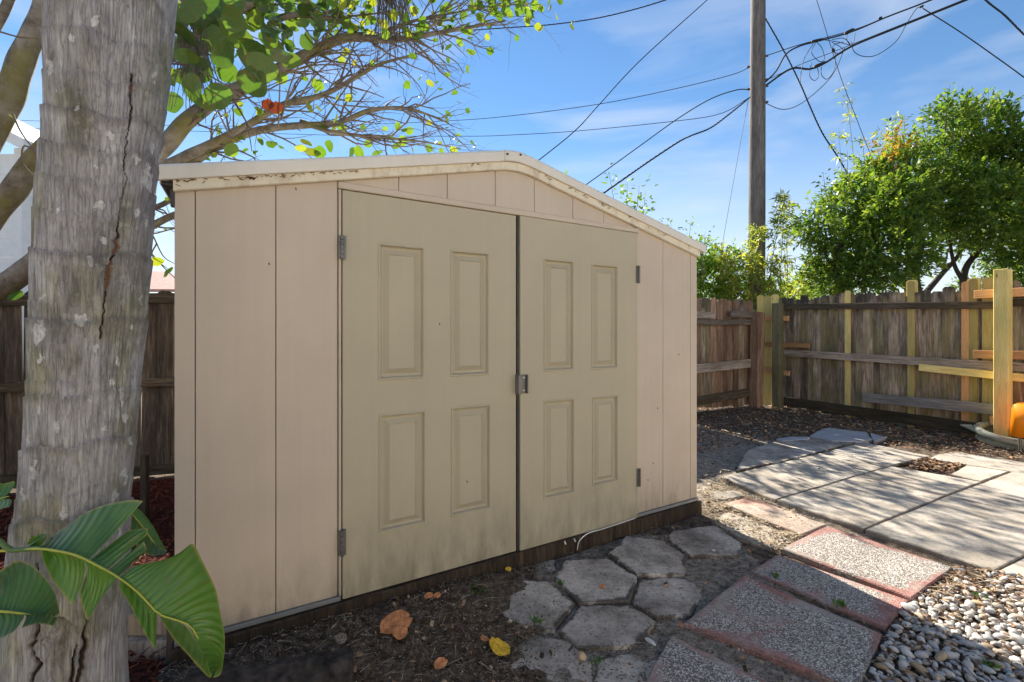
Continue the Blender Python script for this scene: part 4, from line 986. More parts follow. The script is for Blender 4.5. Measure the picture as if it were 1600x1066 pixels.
# the dense clump of large green leaves, upper left
for (x, y, Y, s) in [(345,80,2.5,.165),(395,85,2.55,.16),(410,105,2.5,.15),(395,128,2.5,.15),(340,150,2.7,.14),(300,140,2.75,.17),(285,50,2.8,.17),(300,15,2.8,.18),(330,10,2.9,.16),(290,88,2.7,.12),(365,30,2.8,.13),(440,85,2.7,.12),(455,95,2.8,.11),(430,78,2.9,.12),(310,110,2.9,.16),(375,60,2.9,.15),(330,60,2.95,.17),(290,115,2.95,.17),(320,38,3.0,.17),(270,20,2.9,.18),(275,70,3.0,.18),(480,65,3.0,.10),(500,40,3.0,.09),(420,50,3.0,.12),(355,110,2.9,.13),(270,160,3.1,.14),(325,160,2.9,.10),(365,5,3.0,.14),(410,10,3.1,.12),(385,45,3.1,.12),(445,55,3.1,.1),(430,120,2.9,.08),(300,70,3.1,.18),(350,45,3.05,.14),(520,20,3.1,.08),(540,35,3.2,.08),(400,30,3.1,.12),(480,15,3.2,.1),(455,20,3.2,.11)]:
    c = W(x, y, Y)-sg.location; d = (Vector((random.uniform(-.6, .8), random.uniform(-.4, .4), random.uniform(-.9, .1)))).normalized()
    nr = ((camv-(c+sg.location)).normalized()+rv(.42)).normalized(); nr = (nr-d*nr.dot(d)).normalized(); big.append((c-d*s*.5, d, nr, s))
for _ in range(170):
    x = random.uniform(262, 540); y = random.uniform(-60, 150-(x-262)*.36)
    c = W(x, y, random.uniform(2.9, 3.9))-sg.location; d = (rv(.6)+Vector((.2, 0, -.4))).normalized(); nr = rv(1).normalized(); nr = (nr-d*nr.dot(d)).normalized(); s = random.uniform(.06, .13)
    big.append((c-d*s*.5, d, nr, s))
leaf_objs(big, SG_BIG, 110)
yl = []
src = [q for q in tips2 if random.random() < .9]
for P, r in src:
    tip = P[-1]; ww = tip+sg.location
    if ww.y < .5: continue
    px = CX+ww.x/ww.y*F; py = HY-(ww.z-CH)/ww.y*F
    dens = .15 if (py > 60 and px > 250) else .8
    if py > 170 and px < 420: dens = .3
    if px > 480 and py < 60: dens = 1.
    if px > 760 and py > 50: dens = 0.
    for k in range(random.choice((1, 2, 3))):
        if random.random() > dens: continue
        d = (rv(.7)+Vector((0, 0, .1))).normalized(); nr = rv(1); nr = (nr-d*nr.dot(d)).normalized(); s = random.uniform(.032, .07)
        yl.append((P[random.choice((-1, -1, -2))]+rv(.006), d, nr, s))
for (x, y, Y, s) in [(496,132,3.5,.09),(440,122,3.3,.09),(479,224,3.6,.10),(470,232,3.6,.08),(425,226,3.6,.08),(362,235,3.4,.10),(373,175,3.3,.06),(525,186,3.6,.07),(534,200,3.7,.07),(520,202,3.7,.06),(488,238,3.7,.12),(500,238,3.7,.10),(515,228,3.7,.09),(548,240,3.8,.1),(590,238,3.9,.09),(620,228,3.9,.08),(640,205,3.9,.07),(736,82,3.4,.065),(766,80,3.4,.055),(672,130,3.4,.06),(657,122,3.4,.05),(718,66,3.5,.06),(735,60,3.5,.05),(762,58,3.6,.05),(808,60,3.7,.05),(527,150,3.5,.06),(700,200,4,.05),(630,220,3.9,.08),(245,408,3.9,.10),(262,425,3.9,.1),(20,184,3.0,.045),(25,462,3.3,.09),(790,12,3.6,.08),(812,15,3.6,.09),(825,22,3.6,.08),(780,25,3.6,.07),(770,8,3.6,.08),(835,8,3.6,.07),(700,12,3.5,.07),(720,30,3.5,.07),(740,20,3.5,.08),(560,238,3.9,.1),(575,225,3.9,.07),(670,232,4,.07),(690,238,4,.07)]:
    c = W(x, y, Y)-sg.location; d = rv(1).normalized(); nr = ((camv-(c+sg.location)).normalized()+rv(.5)); nr = (nr-d*nr.dot(d)).normalized(); yl.append((c-d*s*.5, d, nr, s))
leaf_objs(yl, SG_YEL, 180)
for (x, y, Y, s) in [(418,163,3.2,.08),(431,168,3.2,.09)]:
    c = W(x, y, Y)-sg.location; d = Vector((.4, 0, -1)).normalized(); nr = ((camv-(c+sg.location)).normalized()+rv(.3)); nr = (nr-d*nr.dot(d)).normalized()
    leaf_objs([(c-d*s*.5, d, nr, s)], SG_RUST, 1)
# hanging dry strands
def strands(cx_, y0, y1, Y, wpx, n, name, label):
    root = W(cx_, y0, Y); mb = MB()
    for _ in range(n):
        a = random.uniform(0, 6.28); r = random.uniform(0, 1)**.6*wpx/F*Y; p = Vector((r*math.cos(a), r*math.sin(a)*.8, random.uniform(-.1, .1)))
        L = (y1-y0)/F*Y*random.uniform(.35, 1.); sp = Vector((random.gauss(.02, .07), random.gauss(0, .07), 0)); P = [p+sp*k/5*1.0+Vector((0, 0, -L*k/5)) for k in range(6)]
        mb.tube(P, .0022, 3, False)
    o = mb.build(name, simple('dry_strand_'+name, (.13, .105, .10), .9), loc=root); tag(o, label, 'dried plant', kind='stuff')
strands(612, -60, 105, 3.3, 20, 110, 'hanging_moss', 'grey clump of dry strands hanging from a high limb')
strands(590, -70, 20, 3.5, 30, 80, 'hanging_moss', 'short pale tuft of dry strands at the top of the picture')
strands(300, 55, 165, 2.9, 22, 90, 'dry_seed_strands', 'brown dry strands hanging among the large green leaves')

# ------------------------------------------------------------ trees and shrubs beyond the fence
def crown(root, clumps, nleaf, size, mat, tmpl=LEAF, name='crown', up=.35, twigmat=DARKBARK, shell=.55):
    C = np.array([c for c, r in clumps]); Rr = np.array([r for c, r in clumps]); w = Rr**2; w = w/w.sum()
    nt = nleaf//9; idx = rng.choice(len(C), nt, p=w); U = rng.normal(size=(nt, 3)); U /= np.linalg.norm(U, axis=1, keepdims=True)
    rad = rng.uniform(shell, 1.08, nt)**.8; B = C[idx]+U*(rad*Rr[idx])[:, None]*[1, 1, .9]
    # twig direction: outwards and up; leaves line both sides of each twig
    D = U+rng.normal(size=(nt, 3))*.5+[0, 0, up]; D /= np.linalg.norm(D, axis=1, keepdims=True)
    L = size*rng.uniform(1.8, 3.6, nt); P = []; DD = []; rnd = []; cl = rng.random(nt)
    for k in range(9):
        f = (k+.5)/9; P.append(B+D*(L*f)[:, None]); a = rng.uniform(0, 6.28, nt)
        sd = rng.normal(size=(nt, 3)); sd -= D*(sd*D).sum(1)[:, None]; sd /= np.linalg.norm(sd, axis=1, keepdims=True)
        DD.append(D*.8+sd*.8+rng.normal(size=(nt, 3))*.15); rnd.append(np.clip(cl*.6+rng.random(nt)*.4+.12*(f-.5), 0, 1))
    P = np.concatenate(P); DD = np.concatenate(DD); n = len(P)
    me = scatter(name, *tmpl, P-np.array(root.location), frames(DD, rng.uniform(-.9, .9, n)), size*rng.uniform(.65, 1.25, n), np.concatenate(rnd))
    o = link(name, me, root, mat=mat); o['kind'] = 'stuff'
    tb = MB(); 
    for i in range(0, nt, 2):
        tb.add([tuple(B[i]-np.array(root.location)+o_) for o_ in ((-.004,0,0),(.004,0,0),(0,.006,0))]+[tuple(B[i]+D[i]*L[i]-np.array(root.location))], [(0,1,3),(1,2,3),(2,0,3)])
    t = tb.build('twigs', twigmat, root); t['kind'] = 'stuff'
    return o
def clump_px(lst): return [(tuple(W(x, y, Y)), r) for x, y, Y, r in lst]
rt = W(1440, 560, 8.6); rt.z = 0
lau = empty('laurel_tree', rt, label='broad dark green bushy tree beyond the patched fence', cat='tree')
cl = []
for (x, y, r) in [(1300,360,.38),(1330,320,.42),(1320,400,.40),(1370,370,.5),(1365,290,.42),(1395,330,.5),(1420,260,.45),(1440,320,.55),(1400,400,.45),(1450,385,.34),(1480,250,.5),(1490,190,.32),(1500,310,.6),(1530,200,.40),(1545,260,.55),(1555,330,.6),(1505,365,.32),(1590,230,.5),(1600,300,.6),(1590,380,.5),(1650,250,.6),(1670,330,.7),(1640,400,.5),(1345,430,.26),(1290,410,.22),(1720,300,.7),(1375,440,.2),(1300,438,.28),(1340,440,.25),(1400,425,.22),(1275,425,.2),(1590,425,.3),(1265,365,.2),(1275,345,.2)]:
    cl.append((tuple(W(x, y, 8.4+random.uniform(-.7, .7))), r))
crown(lau, cl, 60000, .104, LAUREL, shell=.35)
def rel(root, pts): return [W(x, y, Y)-root.location for x, y, Y in pts]
for pts, r0, r1 in [([(1440,640,8.6),(1436,500,8.6),(1428,425,8.6),(1438,380,8.5),(1430,320,8.4),(1415,230,8.4)], .12, .03), ([(1436,470,8.6),(1470,430,8.6),(1500,395,8.5),(1530,330,8.4)], .06, .02),
                    ([(1310,560,8.4),(1312,440,8.4),(1308,400,8.4),(1330,340,8.3)], .08, .03), ([(1312,455,8.4),(1350,440,8.4),(1400,432,8.5),(1430,420,8.6)], .05, .04),
                    ([(1520,560,8.5),(1505,440,8.5),(1530,390,8.5),(1580,330,8.5)], .07, .03), ([(1505,440,8.5),(1490,410,8.5),(1480,350,8.4)], .04, .02), ([(1428,425,8.6),(1400,390,8.5),(1380,340,8.4)], .05, .02),
                    ([(1310,430,8.4),(1290,400,8.4),(1290,370,8.4)], .03, .01), ([(1430,330,8.4),(1470,260,8.4),(1480,160,8.4)], .03, .008)]:
    MB().tube(resample(rel(lau, pts), 20), list(np.linspace(r0, r1, 20)), 8).build('trunk' if r0 > .065 else 'limb', DARKBARK, lau, smooth=True)
# upright leafy shoots above the crown
def sprig(root, px, y0, y1, Y, n, size, mat, lean=0, tmpl=LEAF, name='shoot', spread=.8, stem=TWIG):
    a = W(px, y0, Y)-root.location; b = W(px+lean, y1, Y)-root.location
    st = resample([a, a.lerp(b, .5)+rv(.03), b], 16); mb = MB().tube(st, list(np.linspace(.009, .002, 16)), 5); s = mb.build(name, stem, root, smooth=True)
    P = []; D = []
    for i in range(n):
        f = random.uniform(.1, 1); k = f*15; p = st[int(k)].lerp(st[min(15, int(k)+1)], k-int(k)); a_ = random.uniform(0, 6.28)
        bl = random.uniform(0, spread)*size*2.2; q = Vector((math.cos(a_), math.sin(a_), random.uniform(-.1, .7))); P.append(tuple(p+q*bl)); D.append(tuple(q+rv(.35)))
    me = scatter('foliage', *tmpl, np.array(P), frames(np.array(D), rng.uniform(-1.2, 1.2, n)), size*rng.uniform(.7, 1.2, n)); link('foliage', me, s, mat=mat)
    for i in range(0, n, 3):
        pass
    return s
for px, y0, y1, l in ((1490,220,130,-6),(1500,230,150,10),(1455,250,185,-14),(1540,210,140,5),(1565,220,158,8),(1340,330,235,-16),(1355,320,215,-8),(1300,330,270,-14),(1390,300,190,4),(1420,260,180,-6),(1597,230,160,10),(1275,400,345,-10)):
    sprig(lau, px, y0, y1, 8.2, 55, .085, LAUREL, l)
# rusty patch in the crown
crown(lau, clump_px([(1388,232,8.1,.16),(1400,255,8.1,.14),(1395,215,8.1,.12)]), 300, .08, m_leaf('rusty_laurel_leaf', [(.30,.18,.03),(.42,.26,.05)], .4), name='dry_foliage')

def bush(name, loc, label, cat, clumps, n, size, mat, tmpl=LEAF, group=None, stems=4):
    r = empty(name, (loc[0], loc[1], 0), label=label, cat=cat, group=group); crown(r, clumps, n, size, mat, tmpl)
    for i in range(stems):
        c = Vector(random.choice(clumps)[0])-r.location
        MB().tube(resample([Vector((random.uniform(-.1, .1), random.uniform(-.1, .1), -.05)), Vector((c.x*.4, c.y*.4, c.z*.5))+rv(.04), c], 12), list(np.linspace(.03, .01, 12)), 6).build('stem', DARKBARK, r, smooth=True)
    return r
p = W(1120, 430, 9.6)
bush('leafy_shrub', p, 'bright green shrub over the fence just right of the shed corner', 'shrub', clump_px([(1095,440,9.4,.40),(1120,445,9.5,.42),(1150,455,9.6,.34),(1085,400,9.4,.3),(1140,420,9.6,.30),(1100,475,9.5,.4),(1060,420,9.5,.5),(1155,480,9.6,.4),(1130,400,9.7,.2)]), 14000, .08, SHRUB)
p = W(1220, 460, 10.5)
bush('yellow_green_shrub', p, 'low yellow green shrub behind the fence corner', 'shrub', clump_px([(1210,462,10.2,.34),(1240,468,10.4,.32),(1275,466,10.6,.3),(1195,475,10.2,.4),(1300,462,10.6,.35)]), 7000, .075, SHRUB)
p = W(1262, 430, 22.)
bush('distant_tree', p, 'hazy pale green tree far behind the fence left of the bushy tree', 'tree', clump_px([(1262,450,22,.9),(1290,440,22,1.0),(1245,462,22,.6),(1320,450,22,1.1)]), 3500, .14, m_leaf('far_leaf', [(.16,.26,.10),(.24,.34,.12)], .4))
p = W(1600, 440, 13.)
bush('far_right_shrub', p, 'light green foliage beyond the fence at the right picture edge', 'shrub', clump_px([(1600,430,13,.5),(1570,450,13,.5),(1640,420,13,.7),(1530,455,13,.5)]), 3500, .10, SHRUB)
# plants behind the shed, over the back fence; their tips show above the roof and their shade lies on the patio
bush('tall_shrub', (1.8, 7.9), 'tall loose shrub behind the shed whose leaf tips rise above the roof', 'shrub', [((1.55, 7.7, 2.2), .42), ((1.9, 7.8, 2.75), .22), ((2.35, 7.9, 2.3), .35), ((1.2, 7.6, 2.6), .34), ((.75, 7.4, 2.3), .38), ((2.75, 8.1, 2.1), .30), ((1.55, 7.7, 2.95), .26), ((1.15, 7.5, 3.25), .22), ((.75, 7.5, 3.45), .26), ((1.45, 7.8, 3.35), .16), ((.45, 7.4, 3.1), .28)], 2300, .085, SHRUB)
ts = bpy.data.objects['tall_shrub']
for px, y0, y1, l in ((965,370,268,-14),(985,360,290,14),(1000,350,300,8),(978,360,280,2)): sprig(ts, px, y0, y1, 7.8, 46, .10, SHRUB, l)
ss = empty('slender_shrub', W(1075, 450, 8.6)*1.0, label='slender dark leaved shoots beside the right end of the shed roof', cat='shrub'); ss.location.z = 0
for px, y0, y1, l in ((1060,430,340,-14),(1075,420,345,5),(1098,430,362,4),(1085,430,372,4),(1092,440,380,-10)): sprig(ss, px, y0, y1, 8.6, 40, .085, LAUREL, l)
MB().tube([Vector((0, 0, 0)), W(1075, 430, 8.6)-ss.location], .02, 6).build('stem', TWIG, ss)
# bamboo canes
def bamboo(loc, canes, label, n=60, mat=BAMBOO, sz=.16):
    r = empty('bamboo_clump', (loc[0], loc[1], 0), label=label, cat='bamboo')
    for px, y0, y1, Y, lean in canes:
        a = W(px, y0, Y); a.z = 0; a -= r.location; b = W(px+lean, y1, Y)-r.location; mid = a.lerp(b, .6)+Vector((-(b-a).x*.2, 0, .05))
        st = resample([a, mid, b], 26); MB().tube(st, list(np.linspace(.012, .002, 26)), 5).build('cane', m_cane, r, smooth=True)
        P = []; D = []; br = MB()
        f0 = max(.3, .0); k = 0
        for j in range(n//6):
            f = f0+(1-f0)*random.random()**.8; q = st[int(f*25)]; a_ = random.uniform(0, 6.28); d = Vector((math.cos(a_), math.sin(a_), random.uniform(.0, .9))).normalized(); L = random.uniform(.12, .36)*(1.1-f*.5)
            br.tube([q, q+d*L*.6, q+d*L+Vector((0, 0, -.05))], .002, 3, False)
            for i in range(7):
                g_ = random.uniform(.35, 1.); P.append(tuple(q+d*L*g_+rv(.01))); D.append(tuple(d*.5+rv(.55)+Vector((0, 0, -.35))))
        b_ = br.build('branchlets', m_cane, r); b_['kind'] = 'stuff'
        me = scatter('leaves', *LEAFN, np.array(P), frames(np.array(D), rng.uniform(-1.2, 1.2, len(P))), sz*rng.uniform(.6, 1.15, len(P))); o = link('leaves', me, r, mat=mat); o['kind'] = 'stuff'
m_cane = simple('bamboo_cane', (.20, .22, .08), .5)
bamboo(W(1180, 500, 9.0), [(1178,470,392,8.85,-4),(1172,470,350,8.85,10),(1188,470,300,9.0,40),(1215,470,305,9.0,12),(1232,470,318,9.1,-4),(1160,470,400,9.0,-30),(1240,470,420,9.2,20),(1200,470,400,8.9,6),(1150,470,380,9.0,-24)], 'bamboo with yellow green leaves round the foot of the utility pole', 330)
bamboo(W(1330, 450, 9.6), [(1352,470,120,9.6,-32),(1340,470,190,9.6,40),(1352,470,210,9.6,30),(1330,470,200,9.6,-20),(1360,470,175,9.6,36)], 'tall thin bamboo shoots rising from the left of the bushy tree', 170, sz=.15)
bamboo((2.7, 7.9), [(1000,470,340,8.0,5),(1040,470,380,8.2,-30),(930,470,306,7.7,-14),(985,470,322,7.8,-30),(900,470,296,7.6,10),(880,470,285,7.6,-8),(860,470,276,7.5,4),(915,470,300,7.8,14),(950,470,315,7.9,-6),(1020,470,360,8.1,-10),(890,470,290,7.9,20),(840,470,268,7.6,6),(965,470,325,7.7,-4)], 'bamboo canes hidden behind the shed and casting stripes on the patio', 60)

# ------------------------------------------------------------ utility pole and cables
pb = W(1181, 519, 9.35); pb.z = 0
pole = empty('utility_pole', pb, label='tall grey wooden utility pole behind the fence corner', cat='utility pole')
ptop = W(1184.5, 0, 9.35); ptop = pb+(ptop-pb)*1.35
MB().tube([Vector((0, 0, -.3)), (ptop-pb)*.33, (ptop-pb)*.66, ptop-pb], [.165, .158, .142, .125], 20).build('pole_shaft', POLE, pole, smooth=True)
for y in (88, 125, 135, 160, 105, 140): 
    s = 1 if y in (88, 125, 135, 160) else -1; p = W(1183+s*12, y, 9.3)-pb
    MB().tube([p, p+Vector((s*.06, -.02, 0))], .022, 6).build('bracket', METAL_DARK, pole)
def cable(name, pts, r, label, cat='cable', group=None, n=40, twist=False, mat=BLACK):
    P = resample([W(*p) for p in pts], n); c = P[0].copy(); mb = MB()
    if twist:
        n2 = 200; Q = resample([W(*p) for p in pts], n2)
        for ph in (0, 2.1, 4.2): mb.tube([q-c+Vector((math.cos(i*.55+ph), 0, math.sin(i*.55+ph)))*r*.8 for i, q in enumerate(Q)], r*.62, 4, False)
    else: mb.tube([p-c for p in P], r, 6)
    o = mb.build(name, mat, loc=c, smooth=True); tag(o, label, cat, group); return o
PY = 9.3
cable('overhead_cable', [(480,48,12),(640,52,12),(800,43,11.5),(875,37,11.3),(950,25,11),(1040,0,10.8),(1140,-40,10.4)], .012, 'highest twisted black cable, leaving the leaves at the top centre of the sky', twist=True)
cable('overhead_cable', [(700,360,6.2),(845,248,6.6),(900,203,6.8),(935,165,7),(1000,95,7.2),(1105,0,7.6),(1180,-70,7.9)], .008, 'diagonal cable that rises steeply from behind the shed ridge to the top of the picture')
cable('overhead_cable', [(0,187,17),(254,196,15),(400,197,14),(550,195,13),(700,189,12),(800,181,11),(935,163,10.4),(1050,140,10),(1140,118,9.6),(1170,106,PY)], .007, 'thin cable from the left, upper of the two parallel ones reaching the pole')
cable('overhead_cable', [(0,200,17),(254,204,15),(400,208,14),(550,212,13),(730,213,12),(800,211,11.5),(900,205,11),(1050,190,10.2),(1125,178,9.8),(1170,153,PY)], .007, 'thin cable from the left, lower of the two parallel ones reaching the pole')
cable('service_drop', [(850,335,8.5),(935,275,8.7),(1000,228,8.9),(1060,185,9),(1110,155,9.2),(1150,141,PY),(1172,140,PY)], .010, 'black cable sagging from the pole down to the roof, upper of the two')
cable('service_drop', [(860,360,8.4),(970,283,8.6),(1010,255,8.7),(1060,222,8.9),(1080,212,9),(1110,200,9.1),(1140,178,9.2),(1172,152,PY)], .013, 'thick twisted cable sagging from the pole down to the roof, lower of the two', twist=True)
cable('guy_wire', [(1169,158,PY),(1150,262,PY),(1128,385,PY),(1110,480,PY)], .004, 'thin slanting wire running down just left of the pole')
cable('overhead_cable', [(1192,89,PY),(1250,70,9.2),(1330,48,9),(1375,31,8.9),(1453,0,8.6),(1530,-32,8.4)], .008, 'upper cable running from the pole to the top right')
cable('overhead_cable', [(1192,132,PY),(1212,112,9.2),(1228,85,9.2),(1250,72,9.1),(1280,64,9),(1330,50,8.9),(1385,27,8.8),(1440,6,8.6),(1500,-18,8.5)], .015, 'heavy cable bending up from the pole along the upper wire')
cable('overhead_cable', [(1192,137,PY),(1235,108,9.2),(1265,108,9.1),(1290,98,9.0),(1330,73,8.9),(1400,44,8.7),(1510,0,8.5),(1580,-30,8.3)], .019, 'heaviest black cable running from the pole to the top right below the others')
cable('overhead_cable', [(1192,128,PY),(1235,108,9.2),(1260,97,9.1),(1300,82,9.0),(1335,68,8.9),(1400,42,8.7),(1505,0,8.5),(1575,-30,8.3)], .006, 'thin support wire just above the heaviest cable')
cable('service_drop', [(1192,22,PY),(1225,80,9.3),(1250,130,9.4),(1265,165,9.5),(1285,208,9.6),(1312,250,9.8),(1340,300,10)], .013, 'twisted cable falling steeply from the pole towards the bushy tree', twist=True)
cable('guy_wire', [(1262,-40,9),(1276,0,9),(1310,110,9.2),(1340,190,9.4),(1372,272,9.6)], .006, 'thin straight wire falling from the top edge to the bushy tree')
cable('overhead_cable', [(1440,12,8.7),(1500,50,8.4),(1560,92,8.2),(1600,121,8),(1680,180,7.8)], .009, 'cable falling to the right picture edge from the knot on the upper wire')
cable('overhead_cable', [(1500,-40,8),(1540,0,7.8),(1570,24,7.7),(1600,54,7.6),(1680,130,7.4)], .014, 'twisted cable crossing the top right corner', twist=True)
cable('slack_loop', [(1331,66,8.9),(1334,80,8.9),(1348,88,8.9),(1370,86,8.9),(1400,65,8.8),(1418,35,8.7),(1432,14,8.7),(1441,10,8.7)], .007, 'long slack loop of wire hanging to the right of the splices')
cable('slack_loop', [(1193,160,PY),(1222,171,9.2),(1250,163,9.1),(1285,135,9),(1305,110,9),(1320,75,8.9)], .007, 'slack wire curving from the pole up to the splices')
for i, pts in enumerate(([(1275,66),(1268,82),(1280,96),(1288,92),(1284,75),(1276,66)], [(1268,98),(1265,118),(1273,126),(1279,118),(1276,100)], [(1285,98),(1283,115),(1292,124),(1303,110),(1305,85),(1300,78)], [(1300,66),(1316,76),(1314,84),(1300,80),(1304,70),(1318,66)], [(1272,66),(1255,96),(1250,130)], [(1325,50),(1323,62),(1332,72),(1336,52)], [(1285,62),(1310,66),(1328,70),(1318,60),(1300,62)])):
    cable('splice_loop', [(x, y, 8.95) for x, y in pts], .006, ['small closed loop of wire nearest the pole, just under the upper cable', 'small loop of wire hanging below the heaviest cable on its pole side', 'deep loop of wire hanging below the heaviest cable at the tangle', 'small coil of wire between the two heavy cables', 'thin wire slanting from the upper cable down to the support wire by the pole', 'short wire dropping from the largest splice case', 'slack jumper wire strung under the upper cable at the splices'][i], group='splice loops on the cables', n=24)
for i, (x, y, x2, y2, r, Y, lb) in enumerate(((1320,53,1334,46,.035,8.9,'largest dark splice case on the upper cable'),(1268,65,1286,61,.022,8.95,'dark splice sleeve on the upper cable nearest the pole'),(1272,105,1290,97,.03,8.98,'dark splice case on the heaviest cable'),(1300,76,1304,80,.022,8.95,'small black tap clamp between the two heavy cables'),(1373,29,1378,27,.02,8.85,'tiny clamp on the upper cable right of the splices'),(1437,12,1443,9,.02,8.7,'tiny knot clamp near the top edge of the sky'))):
    a, b = W(x, y, Y-.03), W(x2, y2, Y-.03); tag(MB().tube([Vector(), (b-a)*.2, (b-a)*.8, b-a], [r*.6, r, r, r*.6], 8).build('splice_case', BLACK, loc=a, smooth=True), lb, 'cable splice')

# ------------------------------------------------------------ houses beyond the fence
wh = empty('white_house', (-11.5, 10.2, 0), label='white sided house beyond the fence at the left edge', cat='house')
def wpart(fn, name, mat): 
    mb = MB(); fn(mb); return mb.build(name, mat, wh)
cxn = W(34, 300, 8.6); c0 = cxn-wh.location
ezt = W(34, 232, 8.6).z
for i in range(14):
    z0 = i*.39; 
    if z0 > ezt+1: break
    z1 = z0+.385; xl = c0.x-4.2
    xr = c0.x if z1 < ezt else c0.x-(z1-ezt)*1.9
    mb = MB(); mb.box((xl, c0.y-.0, z0), (xr-.13, c0.y+.03, z1)); o = mb.build('siding_board', WHITE_P, wh)
    if z1 < ezt+.1: MB().add([(c0.x, c0.y+.1, z0), (c0.x, c0.y+2.6, z0), (c0.x, c0.y+2.6, z1), (c0.x, c0.y+.1, z1), (c0.x-.03, c0.y+.1, z0), (c0.x-.03, c0.y+2.6, z0), (c0.x-.03, c0.y+2.6, z1), (c0.x-.03, c0.y+.1, z1)],
                           [(0,1,2,3),(7,6,5,4),(0,4,5,1),(3,2,6,7),(0,3,7,4),(1,5,6,2)]).build('siding_board', WHITE_P, wh)
MB().box((c0.x-.125, c0.y-.02, 0), (c0.x+.02, c0.y+.1, ezt)).build('corner_board', WHITE_P, wh)
MB().add([(c0.x+.35, c0.y-.3, ezt-.15), (c0.x-4.5, c0.y-.3, ezt+2.35), (c0.x-4.5, c0.y+2.8, ezt+2.35), (c0.x+.35, c0.y+2.8, ezt-.15), (c0.x+.35, c0.y-.3, ezt+.06), (c0.x-4.5, c0.y-.3, ezt+2.56), (c0.x-4.5, c0.y+2.8, ezt+2.56), (c0.x+.35, c0.y+2.8, ezt+.06)],
         [(3,2,1,0),(4,5,6,7),(0,1,5,4),(1,2,6,5),(2,3,7,6),(3,0,4,7)]).build('roof', WHITE_P, wh)
rh = empty('red_roof_house', W(230, 519, 16), label='distant house with dull red roof seen between trunk and shed', cat='house'); rh.location.z = 0
rr_ = rh.location
def q(px, py, Y): return W(px, py, Y)-rr_
a, b, c, d = q(140, 452, 16), q(330, 452, 16), q(258, 424, 19), q(160, 424, 19)
MB().add([a, b, c, d, a-Vector((0, 0, .1)), b-Vector((0, 0, .1)), c-Vector((0, 0, .1)), d-Vector((0, 0, .1))], [(0,1,2,3),(7,6,5,4),(0,4,5,1),(1,5,6,2),(2,6,7,3),(3,7,4,0)]).build('roof', SHINGLE, rh)
MB().box((a.x+.3, a.y+.3, 0), (b.x-.3, c.y, a.z-.11)).build('wall', simple('pink_wall', (.5, .33, .3), .8), rh)

# added unseen house wall with openings and roof, bouncing sunlight onto the shaded shed
STUCCO = simple('pale_stucco', (.78, .70, .58), .8, 0, .08, 6, .004)
bounce_wall = empty('house', Vector((.5013, -.8653, 0))*4.3, SA, kind='structure', label='added unseen pale stucco wall that bounces sunlight onto the shed')
mb = MB()
for a, b, c, d in ((-4.2, 0, -3.2, 2.75), (-3.2, 0, -1.7, .95), (-3.2, 2.1, -1.7, 2.75), (-1.7, 0, 1.4, 2.75), (1.4, 2.15, 3.3, 2.75), (3.3, 0, 8, 2.75)): mb.box((a, -.2, b), (c, 0, d))
w_ = mb.build('wall', STUCCO, bounce_wall); w_['kind'] = 'structure'
MB().box((-3.2, -.10, .95), (-1.7, -.09, 2.1)).build('window', METAL_DARK, bounce_wall); MB().box((1.4, -.10, 0), (3.3, -.09, 2.15)).build('sliding_door', METAL_DARK, bounce_wall)
MB().box((-4.5, -3, 2.76), (8.3, .35, 2.92)).build('roof', WHITE_P, bounce_wall)
# ------------------------------------------------------------ small things about the yard
LPa = G(1590, 690)
ch = empty('orange_chair', (5.55, 4.72, 0), R(-18), label='orange moulded plastic chair cut off by the right picture edge', cat='chair')
def shell(poly, y0, th, name, M):
    bm = bmesh.new(); n = len(poly)
    fr = [bm.verts.new(M @ Vector((x, 0, z))) for x, z in poly]; f = bm.faces.new(fr)
    r = bmesh.ops.extrude_face_region(bm, geom=[f]); nv = [v for v in r['geom'] if isinstance(v, bmesh.types.BMVert)]
    off = (M.to_3x3() @ Vector((0, th, 0)))
    for v in nv: v.co += off
    bmesh.ops.recalc_face_normals(bm, faces=bm.faces); bmesh.ops.bevel(bm, geom=list(bm.edges), offset=th*.35, segments=2, affect='EDGES')
    me = bpy.data.meshes.new(name); bm.to_mesh(me); bm.free(); return link(name, me, ch, mat=ORANGE_PL, smooth=True)
e0 = W(1573, 681, 5.0); e1 = W(1580, 628, 5.0)
ch.location = (e0.x+.03, 5.0, 0); ch.rotation_euler.z = R(-44)
zb, zt = e0.z, e1.z
bk = [(0, zb), (.02, zt-.05), (.045, zt-.012), (.09, zt), (.20, zt+.012), (.36, zt+.012), (.41, zt-.01), (.44, zt-.05), (.46, zb), (.40, zb-.012), (.06, zb-.012)]
shell(bk, 0, .03, 'backrest', Matrix.Translation((0, 0, 0)))
MB().box((.03, .032, zb+.004), (.43, .44, zb+.036)).build('seat', ORANGE_PL, ch, bevel=.012)
for x_, y_ in ((.08, .05), (.40, .05), (.08, .34), (.40, .34)): MB().tube([Vector((x_, y_, zb-.02)), Vector((x_+(.02 if x_ > .2 else .0), y_, 0))], .014, 8).build('leg', METAL, ch)
